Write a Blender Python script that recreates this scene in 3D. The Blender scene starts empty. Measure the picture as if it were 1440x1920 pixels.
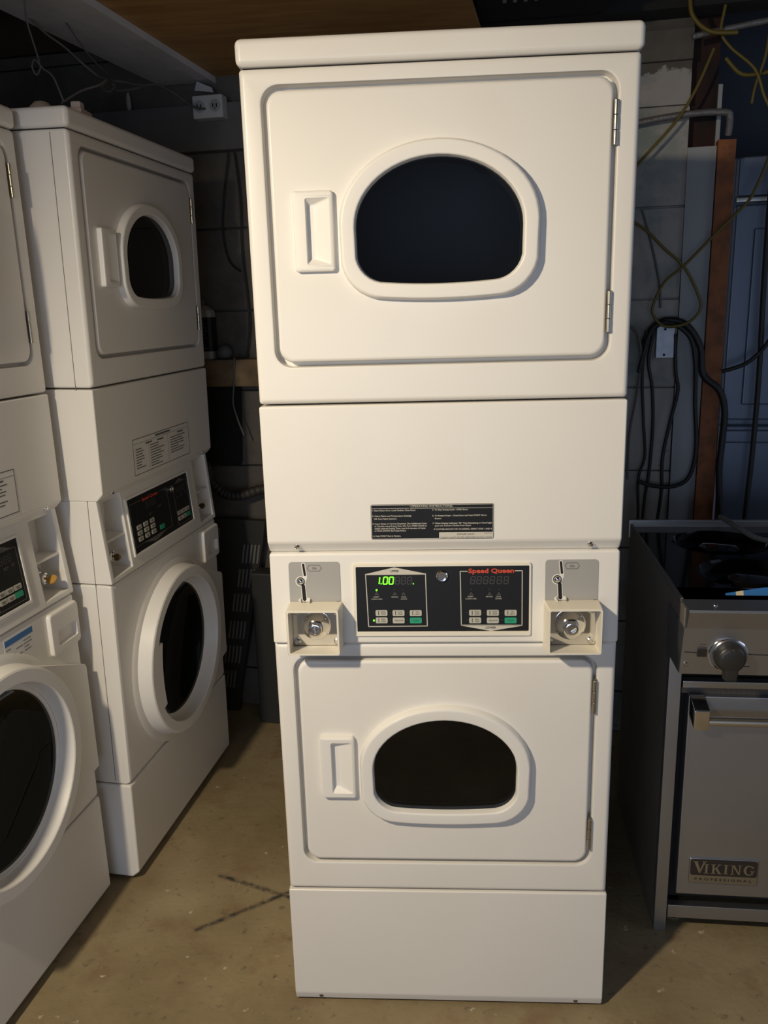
import bpy, bmesh, math, random
from math import sin, cos, pi
from mathutils import Vector, Matrix
from mathutils.geometry import tessellate_polygon
random.seed(7)
S = bpy.context.scene
C = S.collection

# ------------------------------------------------------------------ materials
MATS = {}
def principled(name, col, rough=.5, metal=0., spec=.5, coat=0., emis=None, estr=0., noise=None, bump=None):
    m = bpy.data.materials.new(name); m.use_nodes = True
    nt = m.node_tree; b = nt.nodes['Principled BSDF']
    b.inputs['Base Color'].default_value = (*col, 1)
    b.inputs['Roughness'].default_value = rough
    b.inputs['Metallic'].default_value = metal
    b.inputs['Specular IOR Level'].default_value = spec
    b.inputs['Coat Weight'].default_value = coat
    b.inputs['Coat Roughness'].default_value = .12
    if emis:
        b.inputs['Emission Color'].default_value = (*emis, 1); b.inputs['Emission Strength'].default_value = estr
    tc = None
    if noise or bump:
        tc = nt.nodes.new('ShaderNodeTexCoord')
    if noise:                                   # noise = (scale, second colour, contrast low, high)
        n = nt.nodes.new('ShaderNodeTexNoise'); n.inputs['Scale'].default_value = noise[0]; n.inputs['Detail'].default_value = 6
        r = nt.nodes.new('ShaderNodeValToRGB')
        r.color_ramp.elements[0].position = noise[2]; r.color_ramp.elements[1].position = noise[3]
        r.color_ramp.elements[0].color = (*noise[1], 1); r.color_ramp.elements[1].color = (*col, 1)
        nt.links.new(tc.outputs['Object'], n.inputs['Vector']); nt.links.new(n.outputs['Fac'], r.inputs['Fac'])
        nt.links.new(r.outputs['Color'], b.inputs['Base Color'])
    if bump:                                    # bump = (scale, strength)
        n2 = nt.nodes.new('ShaderNodeTexNoise'); n2.inputs['Scale'].default_value = bump[0]; n2.inputs['Detail'].default_value = 4
        bp = nt.nodes.new('ShaderNodeBump'); bp.inputs['Strength'].default_value = bump[1]; bp.inputs['Distance'].default_value = .01
        nt.links.new(tc.outputs['Object'], n2.inputs['Vector']); nt.links.new(n2.outputs['Fac'], bp.inputs['Height'])
        nt.links.new(bp.outputs['Normal'], b.inputs['Normal'])
    MATS[name] = m
    return m

P = principled
P('enamel', (.80, .785, .76), .36, coat=.04, noise=(2.2, (.77, .75, .715), .3, .6))
P('white_plastic', (.80, .79, .77), .45)
P('cream_plastic', (.80, .76, .66), .42)
P('gap', (.012, .011, .010), .9)
P('drum_metal', (.20, .20, .195), .5, metal=.3)
P('hinge_metal', (.50, .46, .38), .32, metal=1.)
P('chrome', (.78, .78, .80), .10, metal=1.)
P('satin', (.62, .61, .58), .30, metal=1.)
P('bar_metal', (.80, .77, .70), .30, metal=1.)
P('brass', (.30, .20, .10), .35, metal=1.)
P('dark_metal', (.16, .15, .14), .4, metal=.8)
P('panel_black', (.012, .012, .013), .42, spec=.25)
P('label_grey', (.36, .355, .345), .45)
P('print_dark', (.035, .032, .03), .6)
P('print_line', (.12, .115, .11), .6)
P('print_light', (.58, .56, .50), .6)
P('print_red', (.62, .07, .03), .5)
P('button', (.50, .49, .43), .5)
P('button_green', (.02, .33, .19), .5)
P('led_on', (.02, .3, .01), .5, emis=(.16, 1., .02), estr=2.6)
P('led_off', (.05, .05, .05), .4)
P('led_ghost', (.045, .043, .042), .4)
P('blue_print', (.05, .17, .42), .5)
P('sticker_white', (.74, .73, .71), .5)
P('rubber', (.02, .02, .02), .7)
P('gasket', (.08, .08, .08), .5)
P('steel', (.50, .51, .54), .42, metal=1., noise=(3., (.44, .45, .475), .3, .7))
P('steel_light', (.55, .55, .55), .30, metal=1.)
P('range_black', (.21, .185, .155), .5, noise=(9., (.17, .15, .13), .35, .65))
P('porcelain', (.005, .005, .005), .06, spec=.4)
P('enamel_black', (.004, .004, .004), .07, spec=.10)
P('knob_black', (.025, .024, .022), .38)
P('badge_dark', (.028, .022, .022), .4)
P('amber_key', (.46, .26, .06), .4)
P('wood_ledge', (.20, .135, .075), .8, noise=(14., (.10, .068, .04), .35, .62), bump=(20., .4))
P('beam_paint', (.66, .63, .61), .75, noise=(5., (.52, .51, .50), .35, .65), bump=(18., .2))
P('joist_wood', (.070, .042, .022), .85, noise=(6., (.035, .022, .012), .3, .7))
P('brown_post', (.25, .082, .022), .7, noise=(22., (.15, .050, .016), .35, .6), bump=(40., .3))
P('red_dark', (.040, .012, .007), .85, noise=(6., (.012, .006, .005), .4, .6))
P('near_black', (.016, .015, .014), .9)
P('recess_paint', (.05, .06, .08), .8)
P('header_paint', (.16, .155, .15), .8, noise=(4., (.10, .095, .09), .35, .65), bump=(16., .3))
P('white_board', (.30, .315, .33), .6, noise=(4., (.24, .255, .27), .3, .6))
P('teal_cable', (.125, .092, .012), .5)
P('black_cable', (.010, .010, .010), .55)
P('grey_cable', (.10, .10, .095), .6)
P('pale_wire', (.13, .12, .105), .7)
P('conduit', (.17, .165, .17), .5, metal=.4, bump=(60., .4))
P('box_metal', (.50, .53, .60), .45, metal=.3, noise=(30., (.38, .42, .50), .35, .65))
P('outlet_white', (.50, .49, .48), .5)
P('cabinet_grey', (.13, .16, .22), .38, metal=.35)
P('jug_white', (.30, .29, .27), .5)
P('black_plastic', (.030, .030, .028), .5)
P('dark_cloth', (.010, .008, .007), .95)
P('slot_grey', (.17, .165, .15), .6)
P('soft_grey', (.10, .10, .10), .7)
P('hose_black', (.035, .032, .028), .6)
P('hose_grey', (.22, .20, .18), .5, bump=(200., .5))
P('tape_blue', (.03, .17, .48), .5)
P('tape_cream', (.72, .62, .42), .5)
P('pink_thing', (.45, .38, .36), .6)
P('beige_thing', (.34, .29, .22), .7)
P('vent_metal', (.55, .55, .58), .35, metal=.8)

def glass_mat(name, tint, mixf, rough):
    m = bpy.data.materials.new(name); m.use_nodes = True; nt = m.node_tree
    nt.nodes.remove(nt.nodes['Principled BSDF']); out = nt.nodes['Material Output']
    t = nt.nodes.new('ShaderNodeBsdfTransparent'); t.inputs['Color'].default_value = (*tint, 1)
    g = nt.nodes.new('ShaderNodeBsdfGlossy'); g.inputs['Roughness'].default_value = rough; g.inputs['Color'].default_value = (.85, .9, 1, 1)
    f = nt.nodes.new('ShaderNodeFresnel'); f.inputs['IOR'].default_value = mixf
    mx = nt.nodes.new('ShaderNodeMixShader')
    nt.links.new(f.outputs[0], mx.inputs[0]); nt.links.new(t.outputs[0], mx.inputs[1]); nt.links.new(g.outputs[0], mx.inputs[2])
    nt.links.new(mx.outputs[0], out.inputs['Surface']); MATS[name] = m
glass_mat('smoked_glass', (.46, .49, .52), 1.5, .02)
glass_mat('clear_glass', (.42, .41, .38), 1.35, .03)

# ------------------------------------------------------------------ object helpers
def finish(name, bm, mat, parent=None, smooth=35, wn=True, recalc=True):
    if recalc: bmesh.ops.recalc_face_normals(bm, faces=bm.faces)
    if 'glass' in mat and sum(f.normal.y * f.calc_area() for f in bm.faces) > 0: bmesh.ops.reverse_faces(bm, faces=bm.faces)
    me = bpy.data.meshes.new(name); bm.to_mesh(me); bm.free()
    me.materials.append(MATS[mat])
    if smooth:
        for p in me.polygons: p.use_smooth = True
        me.set_sharp_from_angle(angle=math.radians(smooth))
    o = bpy.data.objects.new(name, me); C.objects.link(o)
    if wn and smooth:
        w = o.modifiers.new('wn', 'WEIGHTED_NORMAL'); w.keep_sharp = True
    if parent: o.parent = parent
    return o
def thing(name, label, cat, loc=(0, 0, 0), rz=0., group=None, rx=0., ry=0.):
    o = bpy.data.objects.new(name, None); C.objects.link(o); o.empty_display_size = .1
    o.location = loc; o.rotation_euler = (rx, ry, rz)
    o['label'] = label; o['category'] = cat
    if group: o['group'] = group
    return o
def tag(o, label, cat, group=None):
    o['label'] = label; o['category'] = cat
    if group: o['group'] = group
    return o
def struct(o):
    o['kind'] = 'structure'; return o
def lab(o, text): o['label'] = text; return o

def loft(bm, loops, cap0=False, cap1=False):
    vs = [[bm.verts.new(p) for p in L] for L in loops]
    n = len(vs[0])
    for a, b in zip(vs, vs[1:]):
        for i in range(n):
            j = (i + 1) % n
            try: bm.faces.new((a[i], a[j], b[j], b[i]))
            except ValueError: pass
    if cap0: bm.faces.new(vs[0][::-1])
    if cap1: bm.faces.new(vs[-1])
    return vs
def holed(bm, outer, inners):
    """planar face with holes; outer / inners are lists of BMVerts"""
    allv = list(outer)
    polys = [[v.co.copy() for v in outer]]
    for h in inners:
        polys.append([v.co.copy() for v in h]); allv += list(h)
    for t in tessellate_polygon(polys):
        try: bm.faces.new([allv[i] for i in t])
        except ValueError: pass
def box(bm, x0, x1, y0, y1, z0, z1, bev=0., seg=2, fn=None):
    r = bmesh.ops.create_cube(bm, size=1.)
    vs = r['verts']
    for v in vs:
        v.co = Vector(((x0 + x1) / 2 + v.co.x * (x1 - x0), (y0 + y1) / 2 + v.co.y * (y1 - y0), (z0 + z1) / 2 + v.co.z * (z1 - z0)))
    if bev > 0:
        es = list({e for v in vs for e in v.link_edges})
        bv = bmesh.ops.bevel(bm, geom=es, offset=bev, segments=seg, profile=.5, affect='EDGES')
        vs = list({v for f in bv['faces'] for v in f.verts})
    if fn:
        for v in vs: v.co = fn(v.co)
    return vs
def tube(bm, pts, r, n=8, closed=False, sub=6):
    pts = [Vector(p) for p in pts]
    if sub > 1 and len(pts) > 2:
        q = []
        for i in range(len(pts) - 1):
            p0 = pts[max(i - 1, 0)]; p1 = pts[i]; p2 = pts[i + 1]; p3 = pts[min(i + 2, len(pts) - 1)]
            for k in range(sub):
                t = k / sub
                q.append(.5 * ((2 * p1) + (p2 - p0) * t + (2 * p0 - 5 * p1 + 4 * p2 - p3) * t * t + (3 * p1 - p0 - 3 * p2 + p3) * t ** 3))
        q.append(pts[-1]); pts = q
    loops = []; up = Vector((0, 0, 1)); prev_a = None
    for i, p in enumerate(pts):
        d = (pts[min(i + 1, len(pts) - 1)] - pts[max(i - 1, 0)])
        if d.length < 1e-9: d = Vector((0, 0, 1))
        d.normalize()
        if prev_a is None:
            a = d.cross(up)
            if a.length < .05: a = d.cross(Vector((1, 0, 0)))
        else: a = prev_a - d * prev_a.dot(d)
        a.normalize(); prev_a = a; b = a.cross(d)
        rr = r(i / (len(pts) - 1)) if callable(r) else r
        loops.append([p + a * rr * cos(2 * pi * k / n) + b * rr * sin(2 * pi * k / n) for k in range(n)])
    loft(bm, loops, True, True)
def lathe(bm, prof, org, axis='y', n=32, cap0=True, cap1=True):
    """prof: list of (radius, offset outward); axis 'y' = outward is -y, 'z' = upward"""
    loops = []
    for r, h in prof:
        L = []
        for k in range(n):
            a = 2 * pi * k / n
            if axis == 'y': L.append((org[0] + r * cos(a), org[1] - h, org[2] + r * sin(a)))
            else: L.append((org[0] + r * cos(a), org[1] + r * sin(a), org[2] + h))
        loops.append(L)
    loft(bm, loops, cap0, cap1)
def rrect(x0, x1, z0, z1, r, n=8):
    pts = []
    for cx, cz, a0 in ((x1 - r, z1 - r, 0), (x0 + r, z1 - r, pi / 2), (x0 + r, z0 + r, pi), (x1 - r, z0 + r, 1.5 * pi)):
        for k in range(n + 1):
            a = a0 + pi / 2 * k / n
            pts.append((cx + r * cos(a), cz + r * sin(a)))
    return pts
def dshape(cx, a, zb, zs, zt, r, sag=.004, n=28, m=8):
    """porthole outline: half ellipse over rounded lower corners with a slightly sagging bottom"""
    pts = []
    for k in range(n + 1):
        t = pi * k / n
        ex = 1.0
        pts.append((cx + a * cos(t), zs + (zt - zs) * sin(t) ** ex))
    for k in range(1, m + 1):
        t = pi + pi / 2 * k / m
        pts.append((cx - a + r + r * cos(t), zb + r + r * sin(t)))
    for k in range(1, 8):
        u = k / 8
        pts.append((cx - a + r + (2 * a - 2 * r) * u, zb - sag * 4 * u * (1 - u)))
    for k in range(0, m):
        t = 1.5 * pi + pi / 2 * k / m
        pts.append((cx + a - r + r * cos(t), zb + r + r * sin(t)))
    return pts
def at(pts, y): return [(p[0], y, p[1]) for p in pts]
def poly(bm, pts, y, fn=None):
    vs = [bm.verts.new(Vector((p[0], y, p[1])) if not fn else fn(Vector((p[0], y, p[1])))) for p in pts]
    for t in tessellate_polygon([[v.co.copy() for v in vs]]):
        try: bm.faces.new([vs[i] for i in t])
        except ValueError: pass
    return vs
def plate(bm, pts, y0, y1, fn=None):
    """slab with outline pts between y0 (back) and y1 (front)"""
    a = [bm.verts.new((p[0], y0, p[1])) for p in pts]; b = [bm.verts.new((p[0], y1, p[1])) for p in pts]
    n = len(pts)
    for i in range(n):
        j = (i + 1) % n; bm.faces.new((a[i], a[j], b[j], b[i]))
    for L in (a, b):
        for t in tessellate_polygon([[Vector((p[0], p[1], 0)) for p in pts]]):
            try: bm.faces.new([L[i] for i in t])
            except ValueError: pass
    if fn:
        for v in a + b: v.co = fn(v.co)
def stroke(bm, pts, w, y0, y1, closed=False, fn=None):
    """thin flat line of width w along pts"""
    n = len(pts); rng = range(n if closed else n - 1)
    for i in rng:
        p = Vector(pts[i]); q = Vector(pts[(i + 1) % n]); d = (q - p)
        if d.length < 1e-7: continue
        d.normalize(); s = Vector((-d.y, d.x)) * w / 2; p = p - d * w * .4; q = q + d * w * .4
        plate(bm, [tuple(p + s), tuple(p - s), tuple(q - s), tuple(q + s)], y0, y1, fn)
def rstroke(bm, pts, w, y, fn=None):
    """flat printed line with round joints"""
    for i, p in enumerate(pts): poly(bm, [(p[0] + w / 2 * cos(k * pi / 10), p[1] + w / 2 * sin(k * pi / 10)) for k in range(20)], y + 2e-5 * (i + 1), fn)
    for i, (p, q) in enumerate(zip(pts, pts[1:])):
        p = Vector(p); q = Vector(q); d = (q - p).normalized(); n = Vector((-d.y, d.x)) * w / 2
        poly(bm, [tuple(p + n), tuple(p - n), tuple(q - n), tuple(q + n)], y - 2e-5 * i, fn)
def text(bm, s, x, z, h, y, w=None, align='C', fn=None, bold=0., wmax=None):
    cu = bpy.data.curves.new('t', 'FONT'); cu.body = s; cu.size = 1.; cu.offset = bold; cu.resolution_u = 2
    ob = bpy.data.objects.new('t', cu); C.objects.link(ob)
    dg = bpy.context.evaluated_depsgraph_get()
    me = bpy.data.meshes.new_from_object(ob.evaluated_get(dg))
    bpy.data.objects.remove(ob); bpy.data.curves.remove(cu)
    if not len(me.vertices): return
    xs = [v.co.x for v in me.vertices]; ys = [v.co.y for v in me.vertices]
    x0, x1, y0, y1 = min(xs), max(xs), min(ys), max(ys)
    sz = h / .72
    sx = w / (x1 - x0) if w else sz
    if wmax and (x1 - x0) * sx > wmax: sx = wmax / (x1 - x0)
    dx = {'C': -(x0 + x1) / 2, 'L': -x0, 'R': -x1}[align]
    off = len(bm.verts); vs = []
    for v in me.vertices:
        co = Vector((x + (v.co.x + dx) * sx, y, z + (v.co.y) * sz))
        vs.append(bm.verts.new(fn(co) if fn else co))
    for p in me.polygons:
        try: bm.faces.new([vs[i] for i in p.vertices])
        except ValueError: pass
    bpy.data.meshes.remove(me)
B = bmesh.new

# ------------------------------------------------------------------ porthole door (dryer)
W2 = .3415
GL = dict(a=.147, zb=.001, zs=.094, zt=.208, r=.052)      # relative to the bottom of the glass
def porthole(z0, d=0.):
    return dshape(0, GL['a'] + d, z0 + GL['zb'] - d, z0 + GL['zs'] + d * .3, z0 + GL['zt'] + d, GL['r'] + d * .8)
def dryer_cabinet(root, z0, z1, o0, o1, glass_z):
    """sheet-metal cabinet with a recessed door opening o0..o1 and a drum opening behind the glass"""
    bm = B(); R = .010
    def out(i): return rrect(-W2 + i, W2 - i, z0 + i, z1 - i, .006, 8)
    def opn(i): return rrect(-.305 + i, .305 - i, o0 + i, o1 - i, .032, 8)
    vs = loft(bm, [at(out(.0), .70), at(out(0), R), at(out(R * .08), R * .62), at(out(R * .3), R * .3), at(out(R * .62), R * .08), at(out(R), 0.),
                   at(opn(-.0035), 0.), at(opn(-.001), .0012), at(opn(0.), .004), at(opn(0.), .026)], cap0=True)
    hole = [bm.verts.new(p) for p in at(porthole(glass_z, .004), .026)]
    holed(bm, vs[-1], [hole])
    o = finish('cabinet', bm, 'enamel', root)
    bm = B()
    zc = glass_z + .10
    n = len(hole)
    D0 = at(porthole(glass_z, .004), .0265)
    def circ(r, y): 
        L = []
        for p in D0:
            a = math.atan2(p[2] - zc, p[0]); L.append((r * cos(a), y, zc + r * sin(a)))
        return L
    loft(bm, [D0, at(porthole(glass_z, .004), .09), circ(.255, .11), circ(.255, .55)], cap1=True)
    for k in range(3):
        a = k * 2 * pi / 3 + .5
        box(bm, -.014, .014, .12, .54, -.03, .03, .006, 2, lambda v, a=a: Vector(((v.x) * cos(a) - (v.z - .215) * -sin(a) * -1, v.y, zc + v.x * sin(a) + (v.z - .215) * cos(a))))
    lab(finish('drum', bm, 'drum_metal', root), 'dim metal drum behind the glass')
def dryer_door(root, o0, o1, glass_z, handle_z, hinge_z):
    g = .0085; bm = B()
    def dr(i): return rrect(-.305 + g + i, .305 - g - i, o0 + g + i, o1 - g - i, .026, 8)
    r = .006
    vs = loft(bm, [at(dr(0), .024), at(dr(0), .004), at(dr(.0012), .0012), at(dr(.0035), -.0005), at(dr(.006), -.001)])
    h0 = [bm.verts.new(p) for p in at(porthole(glass_z, .006), -.001)]
    holed(bm, vs[-1], [h0])
    vb = vs[0]; h1 = [bm.verts.new(p) for p in at(porthole(glass_z, .006), .024)]
    holed(bm, vb, [h1])
    n = len(h0)
    for i in range(n): bm.faces.new((h0[i], h0[(i + 1) % n], h1[(i + 1) % n], h1[i]))
    door = finish('door', bm, 'enamel', root)
    bm = B()
    loft(bm, [at(porthole(glass_z, .030), -.0005), at(porthole(glass_z, .0290), -.010), at(porthole(glass_z, .0272), -.0165), at(porthole(glass_z, .0248), -.0192), at(porthole(glass_z, .0220), -.0200),
              at(porthole(glass_z, .0050), -.0196), at(porthole(glass_z, .0028), -.0186), at(porthole(glass_z, .0014), -.0165), at(porthole(glass_z, 0.), -.004), at(porthole(glass_z, 0.), .010)])
    finish('window_ring', bm, 'white_plastic', door, smooth=32)
    bm = B()
    zc = glass_z + .10
    def sc(s, y): return [(p[0] * s, y, zc + (p[2] - zc) * s) for p in at(porthole(glass_z, .001), 0)]
    loft(bm, [sc(1.003, -.004), sc(.985, -.0038), sc(.95, -.0037)], cap1=True)
    lab(finish('glass', bm, 'smoked_glass', door, smooth=60), 'smoked porthole glass')
    # pull handle with a scooped pocket
    hz0, hz1 = handle_z; bm = B()
    def ho(i, b=.0):
        pts = rrect(-.2565 + i, -.1865 - i, hz0 + i, hz1 - i, .005, 6); zc = (hz0 + hz1) / 2; hh = (hz1 - hz0) / 2
        return [(p[0] + (.0045 if p[0] > -.22 else -.003) * (1 - ((p[1] - zc) / hh) ** 2), p[1]) for p in pts]
    def po(x0, x1, i): return rrect(x0, x1, hz0 + .012 + i, hz1 - .012 - i, .004, 6)
    vs = loft(bm, [at(ho(0), -.001), at(ho(.0), -.009), at(ho(.0012), -.0125), at(ho(.004), -.014)])
    vs2 = loft(bm, [at(po(-.235, -.192, 0), -.014), at(po(-.2345, -.1935, .0012), -.0125), at(po(-.2335, -.2195, .010), -.0025), at(po(-.2325, -.2215, .012), -.0016)], cap1=True)
    holed(bm, vs[-1], [vs2[0]])
    finish('handle', bm, 'white_plastic', door)
    for hz in hinge_z:
        bm = B()
        for k in range(3):
            a, b = hz - .036 + k * .024, hz - .036 + (k + 1) * .024 - .0012
            lathe(bm, [(.0036, a), (.0040, a + .0006), (.0040, b - .0006), (.0036, b)], (.3005, -.0035, 0), 'z', 12)
        box(bm, .2985, .3050, -.0015, .004, hz - .036, hz + .036)
        lab(finish('hinge', bm, 'hinge_metal', door), 'bright metal hinge')
    return door
def top_lid(root, z0=1.9345, z1=1.979):
    bm = B(); box(bm, -.3455, .3455, -.004, .70, z0, z1, .011, 4)
    finish('top_lid', bm, 'enamel', root)
    bm = B(); box(bm, -.335, .335, .012, .69, z0 - .008, z0 + .006)
    finish('lid_seal', bm, 'gap', root)
def service_panel(root, z0, z1, cut=.02):
    bm = B()
    prof = [(.70, z0), (.017, z0), (0., z0 + cut), (0., z1), (.70, z1)]
    a = [bm.verts.new((-W2 - .001, p[0], p[1])) for p in prof]; b = [bm.verts.new((W2 + .001, p[0], p[1])) for p in prof]
    n = len(prof)
    for i in range(n): bm.faces.new((a[i], a[(i + 1) % n], b[(i + 1) % n], b[i]))
    bm.faces.new(a); bm.faces.new(b[::-1])
    bmesh.ops.bevel(bm, geom=bm.edges[:], offset=.0045, segments=3, profile=.5, affect='EDGES')
    p = finish('service_panel', bm, 'enamel', root, smooth=22)
    for s in (-1, 1):
        bm = B(); zc = z0 + .0125
        lathe(bm, [(.0075, -.006), (.0075, 0.), (.006, .004), (.003, .0055)], (0, 0, 0), 'y', 16)
        box(bm, -.005, .005, -.0060, -.0045, -.0008, .0008)
        for v in bm.verts:
            x, y, z = v.co; a = math.radians(36)
            v.co = (s * .284 + x, .0082 + y * cos(a) - z * sin(a), zc + z * cos(a) + y * sin(a))
        lab(finish('screw', bm, 'chrome', p), 'chrome screw')
    return p
def feet(root, zt=.03):
    for sx in (-1, 1):
        for y in (.07, .63):
            bm = B(); lathe(bm, [(.02, 0), (.022, .003), (.022, .01), (.009, .012), (.009, zt + .01)], (sx * .28, y, 0), 'z', 16)
            finish('leveling_foot', bm, 'rubber', root)

# ------------------------------------------------------------------ the tall stacked dryer in the middle
def seg_digit(bm, x, z, w, h, ch, y, fn):
    t = h * .15
    segs = {'a': ((x, z + h), (x + w, z + h)), 'b': ((x + w, z + h), (x + w, z + h / 2)), 'c': ((x + w, z + h / 2), (x + w, z)), 'd': ((x, z), (x + w, z)),
            'e': ((x, z), (x, z + h / 2)), 'f': ((x, z + h / 2), (x, z + h)), 'g': ((x, z + h / 2), (x + w, z + h / 2))}
    on = {'0': 'abcdef', '1': 'bc', '8': 'abcdefg'}[ch]
    for k in on:
        (ax, az), (bx, bz) = segs[k]
        sk = .12
        ax += (az - z) * sk; bx += (bz - z) * sk
        d = Vector((bx - ax, bz - az)); d.normalize()
        stroke(bm, [(ax + d.x * t * .6, az + d.y * t * .6), (bx - d.x * t * .6, bz - d.y * t * .6)], t, y, y - .0003, fn=fn)

main = thing('stacked_dryer', 'tall white coin operated double dryer with two porthole doors standing free in the middle', 'dryer', (0, 0, 0))
feet(main)
top_lid(main)
dryer_cabinet(main, 1.357, 1.932, 1.4255, 1.9045, 1.5715)
dryer_door(main, 1.4255, 1.9045, 1.5715, (1.5935, 1.7305), (1.823, 1.511))
service_panel(main, 1.0635, 1.3535, .023)
dryer_cabinet(main, .3005, .8765, .3675, .8465, .5045)
dryer_door(main, .3675, .8465, .5045, (.5315, .6725), (.760, .446))
# toe panel
bm = B()
prof = [(.70, .006), (.0065, .006), (.0, .0265), (.0, .2975), (.70, .2975)]
a = [bm.verts.new((-W2 - .002, p[0], p[1])) for p in prof]; b = [bm.verts.new((W2 + .002, p[0], p[1])) for p in prof]
for i in range(5): bm.faces.new((a[i], a[(i + 1) % 5], b[(i + 1) % 5], b[i]))
bm.faces.new(a); bm.faces.new(b[::-1])
bmesh.ops.bevel(bm, geom=bm.edges[:], offset=.0035, segments=3, profile=.5, affect='EDGES')
toe = finish('toe_panel', bm, 'enamel', main, smooth=22)
for s in (-1, 1):
    bm = B(); lathe(bm, [(.005, -.004), (.005, .001), (.003, .003)], (s * .285, .0040, .0170), 'y', 12)
    lab(finish('screw', bm, 'dark_metal', toe), 'dark screw')
# control panel (leans: the foot stands a little further out than the head)
def cp(v): return Vector((v.x, v.y + (v.z - .969) * .055 - .001, v.z))
bm = B(); box(bm, -W2, W2, 0., .70, .8775, 1.0635, .005, 3, cp)
ctl = finish('control_panel', bm, 'enamel', main)
bm = B()
o_ = rrect(-.1765, .1715, .8935, 1.0425, .004, 4); i_ = rrect(-.1705, .1675, .9035, 1.0365, .002, 4)
loft(bm, [[tuple(cp(Vector(p))) for p in at(o_, .001)], [tuple(cp(Vector(p))) for p in at(o_, -.003)],
          [tuple(cp(Vector(p))) for p in at([(q[0] * .995, .969 + (q[1] - .969) * .985) for q in o_], -.0045)],
          [tuple(cp(Vector(p))) for p in at(i_, -.0045)], [tuple(cp(Vector(p))) for p in at(i_, -.0015)]])
finish('display_bezel', bm, 'cream_plastic', main)
bm = B(); plate(bm, i_, .002, -.002, cp)
disp = finish('display_panel', bm, 'panel_black', main, smooth=0)
def kx(X): return -.1705 + (X - 27) / 1375. * .338
def kz(Y, X=700): return 1.0365 - (Y - (92 - 10 * (X - 25) / 1380)) / 506. * .133
def K(X, Y): return (kx(X), kz(Y, X))
YF = -.0023
def display_group(frame_pts, banner_pts, banner_text, btx, bz, cols, rows, led_on, offs):
    bm = B(); stroke(bm, [K(*p) for p in frame_pts], .0017, YF, YF - .0003, False, cp)
    plate(bm, [K(*p) for p in banner_pts], YF, YF - .0003, cp)
    for X, Y, h, s in (offs):
        x, z = K(X, Y); text(bm, s, x, z - h / 2, h, YF - .0002, fn=cp)
    finish('printed_frame', bm, 'print_light', disp, smooth=0)
    bm = B(); x, z = K(*btx); text(bm, banner_text, x, z - .0022, .0042, YF - .0006, fn=cp, bold=.02, wmax=.02)
    lb = [['HIGH\nTEMP', 'LOW\nTEMP', 'NO\nHEAT'], ['MED\nTEMP', 'DELICATES', 'START']]
    for r, Y in enumerate(rows):
        for c, X in enumerate(cols):
            x, z = K(X, Y)
            b2 = B(); plate(b2, rrect(x - .0117, x + .0117, z - .0058, z + .0058, .002, 3), YF, YF - .0012, cp)
            g = (r == 1 and c == 2)
            q = finish('button', b2, 'button_green' if g else 'button', disp, smooth=0)
            if g: lab(q, 'green start button')
            s = lb[r][c]
            if '\n' in s:
                u, v = s.split('\n')
                text(bm, u, x + .0035, z + .0008, .0029, YF - .0015, fn=cp, wmax=.012); text(bm, v, x + .0035, z - .0036, .0029, YF - .0015, fn=cp, wmax=.012)
                stroke(bm, [(x - .0058, z - .0036), (x - .0058, z + .0036)], .0013, YF - .0014, YF - .0015, fn=cp)
            else: text(bm, s, x + .001, z - .0013, .0030, YF - .0015, fn=cp, wmax=.017)
    finish('lettering', bm, 'print_dark', disp, smooth=0)
cols = (225, 362, 500); rows = (450, 508)
words = [(187, 326, .0026, 'INSERT'), (190, 343, .0026, 'COINS/CARD'), (335, 326, .0026, 'DRYING'), (408, 326, .0026, 'COOL'), (408, 342, .0026, 'DOWN')]
display_group([(105, 150), (118, 558), (592, 552), (583, 145)], [(100, 150), (335, 97), (588, 146), (584, 152), (104, 156)], 'UPPER', (338, 125), 0, cols, rows, None, words)
dx = 753
display_group([(915, 128), (858, 128), (865, 545), (1348, 545), (1347, 124), (1292, 124)], [(862, 541), (1350, 541), (1346, 549), (1100, 590), (866, 549)], 'LOWER', (1100, 562), 0,
              (975, 1116, 1257), (447, 506), None, [(x + dx, y - 4, h, s) for x, y, h, s in words])
for X, ch in ((180, '1'), (243, '0'), (290, '0')):
    bm = B(); x, z = K(X, 226); seg_digit(bm, x, z, .0078, .0142, ch, YF - .0002, cp); lab(finish('lit_digit', bm, 'led_on', disp, smooth=0), 'glowing green digit')
for X in (228, 485):
    bm = B(); x, z = K(X, 224); plate(bm, rrect(x - .0010, x + .0010, z - .001, z + .0011, .0007, 2), YF, YF - .0006, cp); lab(finish('lit_point', bm, 'led_on', disp, smooth=0), 'glowing green point')
for X in (340, 388, 436):
    x, z = K(X, 226); bm = B(); seg_digit(bm, x, z, .0078, .0142, '8', YF - .0002, cp); finish('unlit_digit', bm, 'led_ghost', disp, smooth=0)
for X in (938, 988, 1040, 1092, 1148, 1202):
    x, z = K(X, 223); bm = B(); seg_digit(bm, x, z, .0082, .0142, '8', YF - .0002, cp); finish('unlit_digit', bm, 'led_ghost', disp, smooth=0)
for X, Y, on in [(190, 273, 1), (335, 272, 0), (405, 270, 0), (162, 450, 0), (298, 450, 0), (436, 449, 0), (162, 510, 1), (298, 508, 0), (437, 507, 0),
                 (945, 269, 0), (1090, 268, 0), (1163, 268, 0), (911, 447, 0), (1050, 447, 0), (1192, 446, 0), (911, 506, 0), (1050, 505, 0), (1192, 505, 0)]:
    bm = B(); x, z = K(X, Y); r = .0019 if on else .0013
    p = cp(Vector((x, YF, z))); lathe(bm, [(r, 0), (r, .0005), (r * .6, .001)], tuple(p), 'y', 10)
    q = finish('indicator_light', bm, 'led_on' if on else 'led_off', disp)
    if on: lab(q, 'green lit indicator')
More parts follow.
